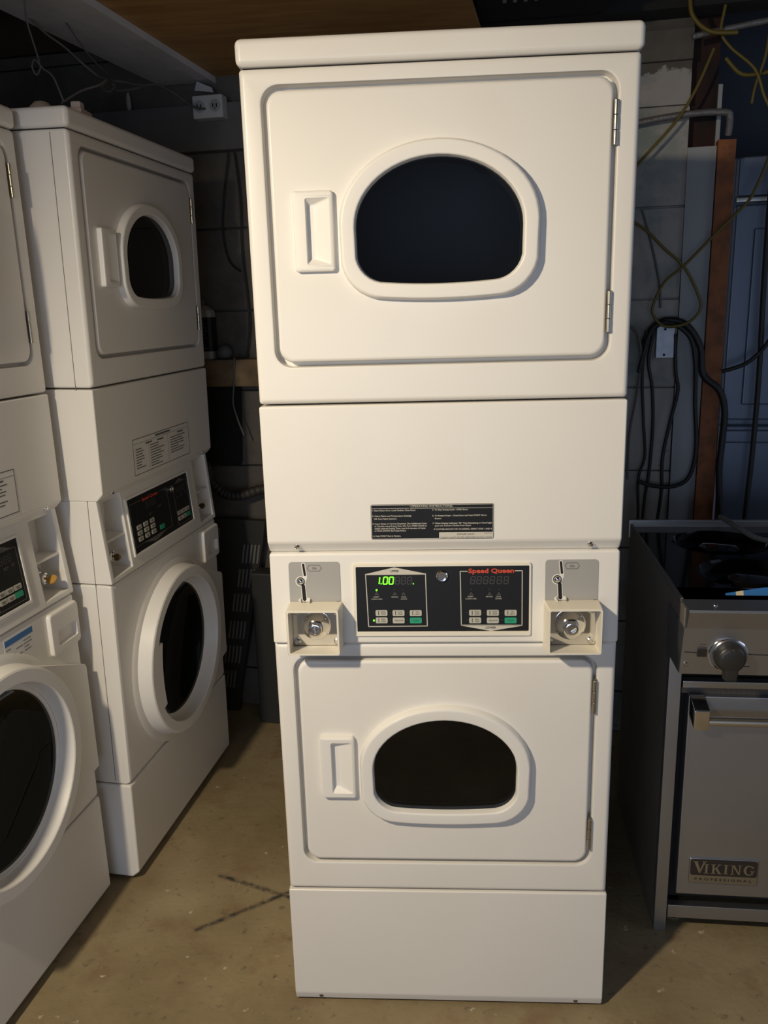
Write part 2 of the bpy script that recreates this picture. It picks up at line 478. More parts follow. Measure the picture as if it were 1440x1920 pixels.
for X in (190, 335, 405, 943, 1090, 1163):
    bm = B(); x, z = K(X, 298)
    stroke(bm, [(x - .003, z - .0025), (x, z + .002), (x + .003, z - .002)], .0009, YF, YF - .0003, fn=cp); stroke(bm, [(x - .003, z - .0028), (x + .0032, z - .0028)], .0008, YF, YF - .0003, fn=cp)
    finish('pictogram', bm, 'print_line', disp, smooth=0)
bm = B(); x, z = K(1103, 122); text(bm, 'Speed Queen', x, z - .0045, .0088, YF - .0005, w=.0885, fn=cp, bold=.035)
lab(finish('brand_lettering', bm, 'print_red', disp, smooth=0), 'red printed lettering')
bm = B(); x, z = K(713, 162); p = tuple(cp(Vector((x, YF, z))))
lathe(bm, [(.0115, 0), (.0115, .004), (.0095, .006), (.0075, .0055), (.0075, .003), (.0015, .003)], p, 'y', 24)
lk = lab(finish('cam_lock', bm, 'chrome', disp), 'small chrome cam lock')

# coin plates and coin boxes
def coin_side(x0, key_tilt, big):
    """x0 = left edge of the grey plate"""
    sx = .1015 / 920.
    def G(X, Y): return (x0 + (X - 305) * sx, 1.0465 - (Y - 232) * .0835 / 713.)
    bm = B()
    pts = rrect(x0, x0 + .102, .950, 1.0465, .007, 5)
    plate(bm, pts, .001, -.0008, cp)
    pl = finish('coin_plate', bm, 'label_grey', main, smooth=0)
    bm = B()                                          # pale outline of the slot
    y0, y1 = -.0008, -.0014
    rstroke(bm, [G(572, 275), G(596, 470), G(590, 520), G(530, 560)], .0085, y1, cp)
    c = G(515, 565); poly(bm, [(c[0] + .0105 * cos(a * pi / 12), c[1] + .0105 * sin(a * pi / 12)) for a in range(24)], y1, cp)
    rstroke(bm, [G(556, 600), G(572, 880)], .0100, y1, cp)
    c = G(575, 895); poly(bm, [(c[0] + .0125 * cos(a * pi / 12), c[1] + .0058 * sin(a * pi / 12)) for a in range(24)], y1, cp)
    finish('slot_outline', bm, 'sticker_white', pl, smooth=0)
    bm = B()
    rstroke(bm, [G(572, 275), G(594, 455)], .0045, -.0017, cp)
    rstroke(bm, [G(558, 650), G(572, 880)], .0070, -.00172, cp)
    c = G(515, 565); poly(bm, [(c[0] + .0082 * cos(a * pi / 12), c[1] + .0082 * sin(a * pi / 12)) for a in range(24)], -.0017, cp)
    lab(finish('coin_slot', bm, 'gap', pl, smooth=0), 'black bent coin slot')
    bm = B(); c = G(515, 565); p = tuple(cp(Vector((c[0], -.0017, c[1]))))
    lathe(bm, [(.0068, 0), (.0066, .002), (.0052, .0042), (.0028, .0055), (.0008, .0058)], p, 'y', 20)
    lab(finish('return_knob', bm, 'chrome', pl), 'chrome ball')
    bm = B(); c = G(596, 905)
    U = [(-.0095, .004, .000), (-.0085, -.002, -.005), (-.004, -.0055, -.0085), (.004, -.0062, -.0090), (.0088, -.003, -.006), (.0095, .003, .000)]
    tube(bm, [cp(Vector((c[0] + a, -.002 + d, c[1] + b))) for a, b, d in U], .0013, 8)
    loft(bm, [[cp(Vector((c[0] - .0085, -.001, c[1] - .0015))), cp(Vector((c[0] + .0088, -.001, c[1] - .0015))), cp(Vector((c[0] + .0088, -.001, c[1] - .0028))), cp(Vector((c[0] - .0085, -.001, c[1] - .0028)))],
              [cp(Vector((c[0] - .004, -.0105, c[1] - .0052))), cp(Vector((c[0] + .005, -.0105, c[1] - .0058))), cp(Vector((c[0] + .005, -.0105, c[1] - .0070))), cp(Vector((c[0] - .004, -.0105, c[1] - .0064)))]], True, True)
    lab(finish('coin_tray', bm, 'satin', pl), 'small metal coin cup')
    bm = B()
    hx, hz_ = G(768, 338); stroke(bm, [(hx - .014, hz_), (hx - .010, hz_ + .006), (hx + .010, hz_ + .006), (hx + .014, hz_), (hx + .010, hz_ - .006), (hx - .010, hz_ - .006)], .0007, y0, y1, True, cp)
    text(bm, '25\u00a2', hx, hz_ - .0022, .0045, y1, fn=cp)
    fx, fz = G(1180, 920); stroke(bm, [(fx - .003, fz), (fx + .003, fz)], .0008, y0, y1, fn=cp)
    finish('lettering', bm, 'print_line', pl, smooth=0)
    # protruding open-fronted box
    bx0, bx1, bz0, bz1 = x0 - .0015, x0 + .1035, .867, .9655
    bm = B(); t = .0045
    O0 = rrect(bx0 - .002, bx1 + .002, bz0 - .001, bz1 - .001, .004, 4); O1 = rrect(bx0 + .001, bx1 - .001, bz0 + .006, bz1 + .001, .004, 4)
    I1 = rrect(bx0 + .001 + t, bx1 - .001 - t, bz0 + .006 + t, bz1 + .001 - t, .003, 4); I0 = rrect(bx0 + t, bx1 - t, bz0 + .006, bz1 - t, .003, 4)
    mid = rrect(bx0 + .002, bx1 - .002, bz0 + .007, bz1 + .0, .004, 4)
    vs = loft(bm, [at(O0, .010), at(O1, -.054), at(mid, -.056), at(I1, -.056), at(I0, -.004)])
    loft(bm, [at(O0, .010), at(I0, -.004)])
    bx = finish('coin_box', bm, 'cream_plastic', main)
    bm = B(); plate(bm, rrect(bx0 + .006, bx1 - .006, bz0 + .008, bz1 - .006, .002, 3), .004, -.007)
    lab(finish('lock_plate', bm, 'chrome', bx, smooth=0), 'chrome plate')
    cx, cz = bx0 + (.053 if not big else .050), bz0 + .050
    bm = B()
    k = 1. if not big else 1.05
    lathe(bm, [(.029 * k, 0), (.029 * k, .003), (.026 * k, .012), (.019, .019), (.014, .021), (.0138, .026), (.0120, .0275), (.0085, .0275), (.0085, .020), (.001, .020)], (cx, -.007, cz), 'y', 36)
    lk = lab(finish('lock', bm, 'chrome', bx, smooth=50), 'round chrome lock')
    bm = B(); box(bm, cx - .002, cx + .002, -.033, -.026, cz - .007, cz + .007, .001, 2)
    for v in bm.verts:
        x, z = v.co.x - cx, v.co.z - cz; v.co.x = cx + x * cos(key_tilt) - z * sin(key_tilt); v.co.z = cz + x * sin(key_tilt) + z * cos(key_tilt) - (.004 if not big else .006)
        if big: v.co.x += .006
    lab(finish('cam_tongue', bm, 'satin', lk), 'pale metal tongue')
    for a in (-1, 1):
        for c in (-1, 1):
            bm = B(); p = (cx + a * .040, -.007, cz + c * .032 - .002)
            lathe(bm, [(.0075, 0), (.0070, .003), (.0045, .005), (.0035, .0038), (.001, .0038)], p, 'y', 16)
            lab(finish('screw', bm, 'satin', bx), 'metal screw')
coin_side(-.3036, .12, False)
coin_side(.1985, -.95, True)

# operating instructions sticker
bm = B(); SX0, SX1, SZ0, SZ1 = -.1375, .0985, 1.0915, 1.1612
plate(bm, rrect(SX0, SX1, SZ0, SZ1, .003, 4), .001, -.0006)
st = finish('instruction_sticker', bm, 'panel_black', main, smooth=0)
def QX(X): return SX0 + (X - 78) / (1362 - 78) * (SX1 - SX0)
def QZ(Y, X=700): return SZ1 - (Y - (92 - 22 * (X - 78) / 1284)) / 358. * (SZ1 - SZ0)
bm = B(); y = -.0009
stroke(bm, [(SX0 + .0013, SZ0 + .0013), (SX1 - .0013, SZ0 + .0013), (SX1 - .0013, SZ1 - .0013), (SX0 + .0013, SZ1 - .0013)], .0009, -.0005, y, True)
text(bm, '-OPERATING INSTRUCTIONS-', QX(715), QZ(112), .0042, y, w=.083)
stroke(bm, [(QX(95), QZ(132, 95)), (QX(480), QZ(125, 480))], .0006, -.0005, y); stroke(bm, [(QX(490), QZ(126, 490)), (QX(1350), QZ(114, 1350))], .0006, -.0005, y)
for X, Y, Xe, s in [(95, 158, 552, '1. Open Dryer Door, Load Clothes, Close Door.'), (95, 215, 505, '2. Select Fabric and Temperature Settings'), (112, 243, 355, 'OR Turn Fabric Selector.'),
                    (95, 294, 665, '3. Insert Coins or Card as Required. Use Additional Coins'), (115, 318, 665, 'or Card for more Drying Time. OR, Turn TIMER KNOB to'), (115, 342, 650, 'obtain desired Drying Time. Last 2-3 minutes of Cycle'),
                    (115, 366, 445, 'is COOL-DOWN (No Heat) Period.'), (98, 420, 390, '4. Push START Pad or Button.'),
                    (725, 146, 1098, '5. To Stop Drying Cycle - OPEN Door.'), (725, 206, 1292, '6. To Restart Dryer - Close Door and Push START Pad or'), (750, 234, 820, 'Button.'),
                    (725, 284, 1345, '7. When Display Indicates "00" Time Remaining or Panel Light'), (750, 308, 1130, 'goes out, Remove Clothes from Dryer.'), (738, 345, 1345, 'IF CLOTHES ARE NOT DRY AS DESIRED, REPEAT STEPS 1 AND 4.')]:
    text(bm, s, QX(X), QZ(Y, X), .0029, y, w=QX(Xe) - QX(X), align='L', bold=.02)
plate(bm, rrect(QX(792), SX1 - .0016, SZ0 + .0018, QZ(368, 900), .001, 2), -.0005, y)
finish('lettering', bm, 'print_light', st, smooth=0)
bm = B(); y = -.0012
text(bm, 'IMPORTANT:', QX(1075), QZ(388, 1075) - .001, .0034, y, w=QX(1168) - QX(980)); text(bm, 'CLEAN LINT FILTER BEFORE EACH LOAD', QX(1075), QZ(420, 1075) - .001, .0030, y, w=QX(1345) - QX(805))
text(bm, '500001', QX(1300), QZ(376, 1300), .0014, y, w=QX(1335) - QX(1258))
finish('dark_lettering', bm, 'print_dark', st, smooth=0)

# ------------------------------------------------------------------ stacked washer dryers along the left
T = .1257
SX = 1.025
def washer_dryer(label, loc, ry, rx, near_key, far_key, blue):
    root = thing('stacked_washer_dryer', label, 'washer dryer', loc, pi / 2 - T, 'stacked washer dryers along the left', rx, ry)
    root.scale = (SX, 1., 1.)
    feet(root)
    top_lid(root)
    dryer_cabinet(root, 1.360, 1.932, 1.4255, 1.9045, 1.5715)
    dryer_door(root, 1.4255, 1.9045, 1.5715, (1.5935, 1.7305), (1.823, 1.511))
    service_panel(root, 1.081, 1.3565, .018)
    # control panel: slanting, with an open coin pocket at each end
    def sl(v): return Vector((v.x, v.y + (v.z - .868) * .10 - .002 if v.y < .2 else v.y, v.z))
    bm = B(); zb, zt = .866, 1.082
    box(bm, -W2, -.3235, 0, .40, zb, zt, .004, 2, sl); box(bm, .3235, W2, 0, .40, zb, zt, .004, 2, sl)
    box(bm, -.2265, .2265, 0, .15, zb, zt, .003, 2, sl)
    for a, b in ((-.326, -.225), (.225, .326)):
        box(bm, a, b, 0, .15, zb, .880, .003, 2, sl); box(bm, a, b, 0.012, .15, 1.068, zt, .003, 2, sl)
        box(bm, a, b, .006, .15, .968, .974, .001, 2, sl)
        box(bm, a, b, .068, .15, zb, zt, 0, 1)
    box(bm, -W2, W2, .15, .70, zb, zt, .004, 2)
    ctl = finish('control_panel', bm, 'enamel', root)
    bm = B()
    O = rrect(-.2115, .1775, .8985, 1.0585, .003, 3); I = rrect(-.2055, .1715, .9045, 1.0525, .002, 3)
    def m(pts, y): return [tuple(sl(Vector((p[0], y, p[1])))) for p in pts]
    loft(bm, [m(O, .001), m(O, -.004), m(I, -.004), m(I, -.001)])
    finish('display_bezel', bm, 'white_plastic', root)
    bm = B(); plate(bm, I, .002, -.0016, sl); dp = finish('display_panel', bm, 'panel_black', root, smooth=0)
    y0, y1 = -.0016, -.0020
    bm = B()
    stroke(bm, [(-.130, 1.036), (-.195, 1.036), (-.195, .922), (.028, .922), (.028, 1.036), (-.02, 1.036)], .0012, y0, y1, fn=sl)
    plate(bm, [(-.150, .922), (-.01, .922), (-.08, .909)], y0, y1, sl)
    stroke(bm, [(.068, 1.034), (.068, .912), (.162, .912), (.162, 1.034)], .0012, y0, y1, True, fn=sl)
    plate(bm, [(.080, 1.034), (.150, 1.034), (.115, 1.046)], y0, y1, sl)
    for cx, cz, s in ((-.165, .975, .008), (-.09, .99, .006), (-.03, .998, .008), (.09, .995, .006), (.118, .998, .008), (.143, 1.0, .005)):
        stroke(bm, [(cx - s, cz), (cx + s, cz)], .0012, y0, y1, fn=sl); stroke(bm, [(cx - s, cz - .004), (cx + s * .6, cz - .004)], .0012, y0, y1, fn=sl)
    finish('printed_frame', bm, 'print_line', dp, smooth=0)
    bm = B(); text(bm, 'Speed Queen', -.077, 1.0315, .0085, y1 - .0003, w=.094, fn=sl, bold=.035)
    finish('brand_lettering', bm, 'print_red', dp, smooth=0)
    bm = B(); text(bm, 'WASHER', -.08, .9155, .0035, y1 - .0004, fn=sl); text(bm, 'DRYER', .115, 1.0355, .0032, y1 - .0004, fn=sl)
    btn = [(-.163, z) for z in (.969, .953, .937)] + [(-.125, z) for z in (.969, .953, .937)] + [(-.087, z) for z in (.969, .953, .937)] + [(.085, z) for z in (.947, .930)] + [(.112, z) for z in (.947, .930)] + [(.140, .947)]
    for x, z in btn:
        b2 = B(); plate(b2, rrect(x - .0125, x + .0125, z - .006, z + .006, .002, 3), y0, y0 - .0012, sl); finish('button', b2, 'button', dp, smooth=0)
        stroke(bm, [(x - .006, z + .001), (x + .007, z + .001)], .0014, y0 - .0012, y0 - .0016, fn=sl); stroke(bm, [(x - .004, z - .0025), (x + .005, z - .0025)], .0014, y0 - .0012, y0 - .0016, fn=sl)
    for x, z in ((-.035, .937), (.140, .930)):
        b2 = B(); plate(b2, rrect(x - .0135, x + .0135, z - .0065, z + .0065, .002, 3), y0, y0 - .0012, sl); lab(finish('button', b2, 'button_green', dp, smooth=0), 'green start button')
    finish('lettering', bm, 'print_dark', dp, smooth=0)
    for x in (-.11, -.094, -.078, -.062, .085, .1, .115, .13):
        bm = B(); seg_digit(bm, x, 1.008, .009, .015, '8', y0 - .0001, sl); finish('unlit_digit', bm, 'led_ghost', dp, smooth=0)
    bm = B(); lathe(bm, [(.0105, 0), (.0105, .006), (.008, .008), (.006, .006), (.001, .006)], tuple(sl(Vector((.048, -.0016, 1.027)))), 'y', 20)
    lab(finish('cam_lock', bm, 'chrome', dp), 'small chrome cam lock')
    keys = []
    for sgn, kk in ((-1, near_key), (1, far_key)):
        px = sgn * .2755
        bm = B(); plate(bm, rrect(px - .044, px + .044, .978, 1.064, .003, 3), .080, .0735); cpz = finish('coin_plate', bm, 'label_grey', root, smooth=0)
        bm = B(); stroke(bm, [(px - .02, 1.045), (px - .014, 1.015), (px - .022, 1.0)], .005, .074, .0730); stroke(bm, [(px - .018, 1.0), (px - .018, .982)], .006, .074, .0730)
        finish('coin_slot', bm, 'gap', cpz, smooth=0)
        bm = B(); lathe(bm, [(.030, 0), (.029, .004), (.026, .020), (.019, .030), (.0145, .033), (.0140, .044), (.0105, .046), (.0095, .042), (.001, .042)], (px, .070, .921), 'y', 32)
        lk = lab(finish('lock', bm, 'chrome', root, smooth=50), 'round chrome lock')
        for a in (-1, 1):
            for c in (-1, 1):
                bm = B(); lathe(bm, [(.006, 0), (.0055, .003), (.002, .0045)], (px + a * .036, .070, .921 + c * .032), 'y', 12); finish('screw', bm, 'satin', lk)
    # washer cabinet with the round door opening
    bm = B(); R = .012; cx, cz = -.012, .557
    N = 72
    def out(i): return rrect(-W2 + i, W2 - i, .3005 + i, .8635 - i, .005, 17)
    def circ(r, y, n=N): 
        return [(cx + r * cos(2 * pi * k / n), y, cz + r * sin(2 * pi * k / n)) for k in range(n)]
    vs = loft(bm, [at(out(0), .70), at(out(0), R), at(out(R * .3), R * .3), at(out(R), 0)], cap0=True)
    hole = [bm.verts.new(p) for p in circ(.212, 0.)]
    holed(bm, vs[-1], [hole])
    n = len(hole); h2 = [bm.verts.new(p) for p in circ(.212, .05)]
    for i in range(n): bm.faces.new((hole[i], hole[(i + 1) % n], h2[(i + 1) % n], h2[i]))
    loft(bm, [circ(.275, .0005), circ(.269, -.003), circ(.259, -.006), circ(.210, -.006)])
    finish('cabinet', bm, 'enamel', root)
    bm = B(); prof = [(.70, .012), (.02, .012), (0., .028), (0., .2975), (.70, .2975)]
    a = [bm.verts.new((-W2 - .001, p[0], p[1])) for p in prof]; b = [bm.verts.new((W2 + .001, p[0], p[1])) for p in prof]
    for i in range(5): bm.faces.new((a[i], a[(i + 1) % 5], b[(i + 1) % 5], b[i]))
    bm.faces.new(a); bm.faces.new(b[::-1]); bmesh.ops.bevel(bm, geom=bm.edges[:], offset=.006, segments=3, profile=.5, affect='EDGES')
    finish('toe_panel', bm, 'enamel', root)
    bm = B(); loft(bm, [circ(.212, .045), circ(.210, .10), circ(.25, .11), circ(.25, .55)], cap1=True)
    for k in range(3):
        an = k * 2 * pi / 3 + .35
        box(bm, -.02, .02, .12, .54, -.03, .035, .008, 2, lambda v, an=an: Vector((cx + v.x * cos(an) + (v.z - .215) * sin(an), v.y, cz - v.x * sin(an) + (v.z - .215) * cos(an))))
    lab(finish('drum', bm, 'drum_metal', root), 'dim steel drum behind the glass')
    bm = B(); 
    def ringprof(rs): loft(bm, [circ(r, y) for r, y in rs])
    ringprof([(.211, .03), (.211, .0), (.206, -.003), (.199, .012), (.199, .13)])
    lab(finish('gasket', bm, 'gasket', root), 'dark rubber gasket')
    bm = B()
    for sx in (-1, 1): box(bm, sx * W2 - .0004, sx * W2 + .0004, .042, .0435, .31, 1.925)
    finish('panel_seam', bm, 'print_line', root, smooth=0)
    # the door: ring, hinge wing, glass, pull
    door_bm = B()
    bm = door_bm
    ringprof([(.252, -.001), (.251, -.010), (.247, -.039), (.245, -.043), (.241, -.045), (.2155, -.045), (.213, -.0435), (.2115, -.040), (.206, -.012), (.204, -.009), (.201, -.011), (.198, -.005), (.195, -.007), (.193, .0)])
    ang = [math.radians(d) for d in range(80, -61, -5)]
    pts = [(cx + .240 * cos(t), cz + .240 * sin(t)) for t in ang] 
    pts = [(.334, .395), (.334, .652), (.326, .665)] + [(cx + .240 * cos(math.radians(d)), cz + .240 * sin(math.radians(d))) for d in range(82, 40, -6)][::1] 
    wing = [(.334, .392), (.334, .668), (.327, .679)] + [(cx + .2455 * cos(math.radians(d)), cz + .2455 * sin(math.radians(d))) for d in range(60, 96, 6)] + \
           [(cx + .237 * cos(math.radians(d)), cz + .237 * sin(math.radians(d))) for d in range(90, -62, -6)] + [(cx + .2455 * cos(math.radians(d)), cz + .2455 * sin(math.radians(d))) for d in (-58, -50, -44)]
    def wy(x): return -.036 + max(0., (x - .10)) / .235 * .022
    av = [bm.verts.new((p[0], -.0005, p[1])) for p in wing]; bv = [bm.verts.new((p[0], wy(p[0]), p[1])) for p in wing]
    n = len(wing)
    for i in range(n): bm.faces.new((av[i], av[(i + 1) % n], bv[(i + 1) % n], bv[i]))
    for t in tessellate_polygon([[Vector((p[0], p[1], 0)) for p in wing]]):
        try: bm.faces.new([bv[i] for i in t])
        except ValueError: pass
    door = finish('door', bm, 'white_plastic', root, smooth=26)
    bm = B(); prof = [(.195, -.006), (.190, -.003), (.178, .006), (.152, .018), (.09, .030), (.01, .033)]
    loft(bm, [circ(r, y) for r, y in prof], cap1=True)
    lab(finish('glass', bm, 'clear_glass', door, smooth=60), 'clear bowl glass')
    bm = B()
    hp = [(cx + .2165 * cos(math.radians(d)), cz + .2165 * sin(math.radians(d))) for d in range(156, 209, 4)] + [(cx - .170 - .010 * (1 - k * k) , cz + .092 * k - .004) for k in (-1, -.6, -.2, .2, .6, 1)]
    plate(bm, hp, -.034, -.0438)
    finish('pull', bm, 'white_plastic', door, smooth=30)
    # soap drawer
    bm = B()
    def q(i, y, sx=1.): return at(rrect(.218 + i, .3365 - i, .742 + i, .848 - i, .010, 5), y)
    vs = loft(bm, [q(0, .001), q(0, -.006), q(.002, -.0095), q(.005, -.0105)], cap0=True)
    v2 = loft(bm, [at(rrect(.243, .322, .762, .800, .006, 5), -.0105), at(rrect(.247, .320, .766, .798, .005, 5), .002), at(rrect(.250, .318, .785, .797, .004, 5), .010)], cap1=True)
    holed(bm, vs[-1], [v2[0]])
    finish('soap_drawer', bm, 'white_plastic', root)
    # washing instructions on the service panel: its print is too small to read
    bm = B(); LX0, LX1, LZ0, LZ1 = -.172, .176, 1.112, 1.207
    plate(bm, rrect(LX0, LX1, LZ0, LZ1, .001, 2), .001, -.0004); stk = finish('instruction_sticker', bm, 'enamel', root, smooth=0)
    bm = B(); yy = -.0007
    stroke(bm, [(LX0, LZ0), (LX1, LZ0), (LX1, LZ1), (LX0, LZ1)], .0018, -.0003, yy, True); stroke(bm, [(LX0, LZ1 - .013), (LX1, LZ1 - .013)], .0009, -.0003, yy)
    for X in (-.085, .035): stroke(bm, [(X, LZ0 + .006), (X, LZ1 - .013)], .0008, -.0003, yy)
    rnd = random.Random(3)
    stroke(bm, [(-.04, LZ1 - .0065), (.05, LZ1 - .0065)], .005, -.0003, yy)
    for X, zz in ((-.10, LZ1 - .019), (-.03, LZ1 - .021), (.10, LZ1 - .019)): stroke(bm, [(X, zz), (X + .035, zz)], .0042, -.0003, yy)
    for X, w, k in ((-.158, .055, 8), (-.075, .085, 9), (.050, .105, 7)):
        for i in range(k):
            z = LZ1 - .028 - i * .0072
            stroke(bm, [(X, z), (X + w * rnd.uniform(.45, 1.), z)], .0026, -.0003, yy)
    finish('lettering', bm, 'print_line', stk, smooth=0)
    if blue:
        bm = B(); plate(bm, rrect(.062, .165, .752, .848, .001, 2), .001, -.0004); s2 = finish('sticker', bm, 'sticker_white', root, smooth=0); lab(s2, 'white notice sticker with blue heading')
        bm = B(); plate(bm, rrect(.064, .163, .832, .846, .001, 2), -.0004, -.0007); finish('heading', bm, 'blue_print', s2, smooth=0)
        bm = B()
        for i in range(9):
            z = .824 - i * .0078
            for X, w in ((.067, .028), (.100, .024), (.128, .03)):
                if rnd.random() < .85: stroke(bm, [(X, z), (X + w * rnd.uniform(.5, 1.), z)], .0018, -.0004, -.0007)
        plate(bm, rrect(.080, .092, .783, .791, .001, 2), -.0004, -.0007)
        finish('lettering', bm, 'print_line', s2, smooth=0)
    return root
def base(x, y, lx, ly):
    # near corner of the front at floor level -> centre of the front
    return (x + sin(T) * W2 * SX, y + cos(T) * W2 * SX, 0.)
m2 = washer_dryer('white stacked washer dryer at the far end of the left row', base(-.8429, .3951, 0, 0), .001, .0155, True, True, False)
m1 = washer_dryer('white stacked washer dryer nearest the camera, cut off by the left edge, blue headed sticker', base(-.994, -.3414, 0, 0), .012, -.012, False, True, True)

# keys left in the coin box locks
def key(label, host, px, mat, tilt, k=1.):
    bm = B()
    box(bm, -.0012, .0012, -.004, .022, -.003, .003, .0005, 1)
    # bow: rounded plate turned edge to edge
    hp = [(.012 * cos(a * pi / 10), .0125 * sin(a * pi / 10) - .002) for a in range(20)]
    hv = [(p[0], p[1]) for p in hp]
    vs0 = [bm.verts.new((-.0018, -.014 + p[0], p[1])) for p in hv]; vs1 = [bm.verts.new((.0018, -.014 + p[0], p[1])) for p in hv]
    for i in range(20): bm.faces.new((vs0[i], vs0[(i + 1) % 20], vs1[(i + 1) % 20], vs1[i]))
    bm.faces.new(vs0); bm.faces.new(vs1[::-1])
    Mx = Matrix.Translation(host.location) @ host.rotation_euler.to_matrix().to_4x4() @ Matrix.Translation((px * SX, .022, .921)) @ Matrix.Rotation(tilt, 4, 'Y')
    for v in bm.verts: v.co.z *= k; v.co.y = .010 + (v.co.y - .010) * k
    o = finish('key', bm, mat, None); o.matrix_world = Mx
    return tag(o, label, 'key')
key('amber plastic headed key in the lock of the nearest washer dryer', m1, .2755, 'amber_key', .9)
key('small tan key in the near coin lock of the far washer dryer', m2, -.2755, 'brass', .3, .75)
key('brass key in the far coin lock of the far washer dryer', m2, .2755, 'brass', .6, .75)

# ------------------------------------------------------------------ stainless range on the right
rg = thing('cooking_range', 'stainless steel gas cooking range with black side panel right of the tall dryer', 'range', (.518, .245, 0), -.058)
RW = .76
bm = B(); L_ = [(.026, .0), (.565, .0), (.565, .893), (-.105, .893), (-.100, .744), (.026, .744)]
a_ = [bm.verts.new((0., p[0], p[1])) for p in L_]; b_ = [bm.verts.new((.004, p[0], p[1])) for p in L_]
for i in range(6): bm.faces.new((a_[i], a_[(i + 1) % 6], b_[(i + 1) % 6], b_[i]))
for q in (a_, b_):
    for t in tessellate_polygon([[Vector((p[0], p[1], 0)) for p in L_]]): bm.faces.new([q[i] for i in t])
finish('side_panel', bm, 'range_black', rg, smooth=0)
bm = B(); box(bm, .004, RW - .004, .03, .565, .08, .855)
finish('body', bm, 'near_black', rg, smooth=0)  # coloured near black to paint shade into the gaps round the oven door
for x in (.0, RW - .029):
    bm = B(); box(bm, x, x + .029, -.0015, .026, 0, .743, .0015, 2); finish('corner_post', bm, 'steel', rg)
bm = B(); box(bm, .031, RW - .031, -.002, .02, .040, .076, .002, 2); finish('toe_rail', bm, 'steel', rg)
for x in (.06, RW - .06):
    bm = B(); lathe(bm, [(.018, 0), (.02, .004), (.012, .01), (.012, .05)], (x, .06, 0), 'z', 14); finish('leveling_foot', bm, 'chrome', rg)
bm = B(); box(bm, .045, RW - .045, -.012, .028, .117, .645, .004, 2); door = finish('oven_door', bm, 'steel', rg)
for x0 in (.047, RW - .047 - .034):
    bx_ = B()
    vs = box(bx_, x0, x0 + .034, -.062, -.010, .600, .648, .003, 2)
    for v in vs:
        if v.co.y < -.03: v.co.z -= .014 * (-.03 - v.co.y) / .03
        if v.co.y > -.03: v.co.z += .0
    finish('handle_bracket', bx_, 'chrome', door)
bm = B(); tube(bm, [(.078, -.050, .603), (RW - .078, -.050, .603)], .0105, 20, sub=1); finish('handle_bar', bm, 'bar_metal', door)
bm = B(); box(bm, .0715, .232, -.0155, -.011, .152, .222, .004, 2); bd = finish('badge', bm, 'steel_light', door)
bm = B(); plate(bm, rrect(.0745, .229, .1755, .2195, .006, 4), -.0150, -.0160); lab(finish('badge_field', bm, 'badge_dark', bd, smooth=0), 'dark badge field')
bm = B()
def serif_word(bm, x0, z0, y):
    # roman capitals drawn with bracket-less serifs, units of the small capital height
    def pl(pts, ox, h): plate(bm, [(ox + p[0] * h, z0 + p[1] * h) for p in pts], y, y - .0006)
    def bar(ox, h, cx, z, w): pl([(cx - w, z), (cx + w, z), (cx + w, z + .06), (cx - w, z + .06)], ox, h)
    def I(ox, h): pl([(.13, 0), (.31, 0), (.31, 1), (.13, 1)], ox, h); bar(ox, h, .22, 0, .21); bar(ox, h, .22, .94, .21); return .50 * h
    def V(ox, h): pl([(.06, 1), (.28, 1), (.52, .25), (.48, 0), (.44, 0)], ox, h); pl([(.44, 0), (.52, 0), (.86, 1), (.75, 1), (.48, .22)], ox, h); bar(ox, h, .17, .94, .19); bar(ox, h, .80, .94, .15); return .86 * h
    def Kk(ox, h): pl([(.13, 0), (.31, 0), (.31, 1), (.13, 1)], ox, h); pl([(.31, .38), (.31, .50), (.70, .96), (.80, .96)], ox, h); pl([(.40, .52), (.55, .62), (.88, .04), (.66, .04)], ox, h); bar(ox, h, .22, 0, .21); bar(ox, h, .22, .94, .21); bar(ox, h, .76, .94, .16); bar(ox, h, .78, 0, .18); return .98 * h
    def Nn(ox, h): pl([(.15, 0), (.24, 0), (.24, 1), (.15, 1)], ox, h); pl([(.13, 1), (.34, 1), (.86, 0), (.74, 0)], ox, h); pl([(.77, 0), (.86, 0), (.86, 1), (.77, 1)], ox, h); bar(ox, h, .195, 0, .17); bar(ox, h, .14, .94, .14); bar(ox, h, .815, .94, .17); return 1.02 * h
    def Gg(ox, h):
        o = [(.50 + .46 * cos(math.radians(d)), .50 + .51 * sin(math.radians(d))) for d in range(42, 331, 12)]; i = [(.52 + .27 * cos(math.radians(d)), .50 + .42 * sin(math.radians(d))) for d in range(330, 41, -12)]
        pl(o + i, ox, h); pl([(.70, .06), (.88, .12), (.88, .44), (.70, .44)], ox, h); bar(ox, h, .80, .40, .19); pl([(.82, .70), (.88, .70), (.88, .97), (.82, .90)], ox, h); return .98 * h
    x = x0; x += V(x, .0335) - .003
    for f in (I, Kk, I, Nn, Gg): x += f(x, .0265) + .0028
serif_word(bm, .0800, .1815, -.0158)
finish('badge_lettering', bm, 'satin', bd, smooth=0)
bm = B(); text(bm, 'P R O F E S S I O N A L', .152, .1615, .0066, -.0158, w=.132, bold=.02); finish('dark_lettering', bm, 'badge_dark', bd, smooth=0)
bm = B(); box(bm, .032, RW - .032, -.004, .02, .661, .678, .002, 2); finish('reveal_strip', bm, 'steel_light', rg)
bm = B(); box(bm, .032, RW - .032, .004, .03, .645, .661)
for i in range(60):
    x = .045 + i * .0112
    box(bm, x, x + .004, .002, .006, .646, .660, 0, 1, lambda v: Vector((v.x + (v.z - .653) * -.6, v.y, v.z)))
finish('vent_strip', bm, 'dark_metal', rg, smooth=0)
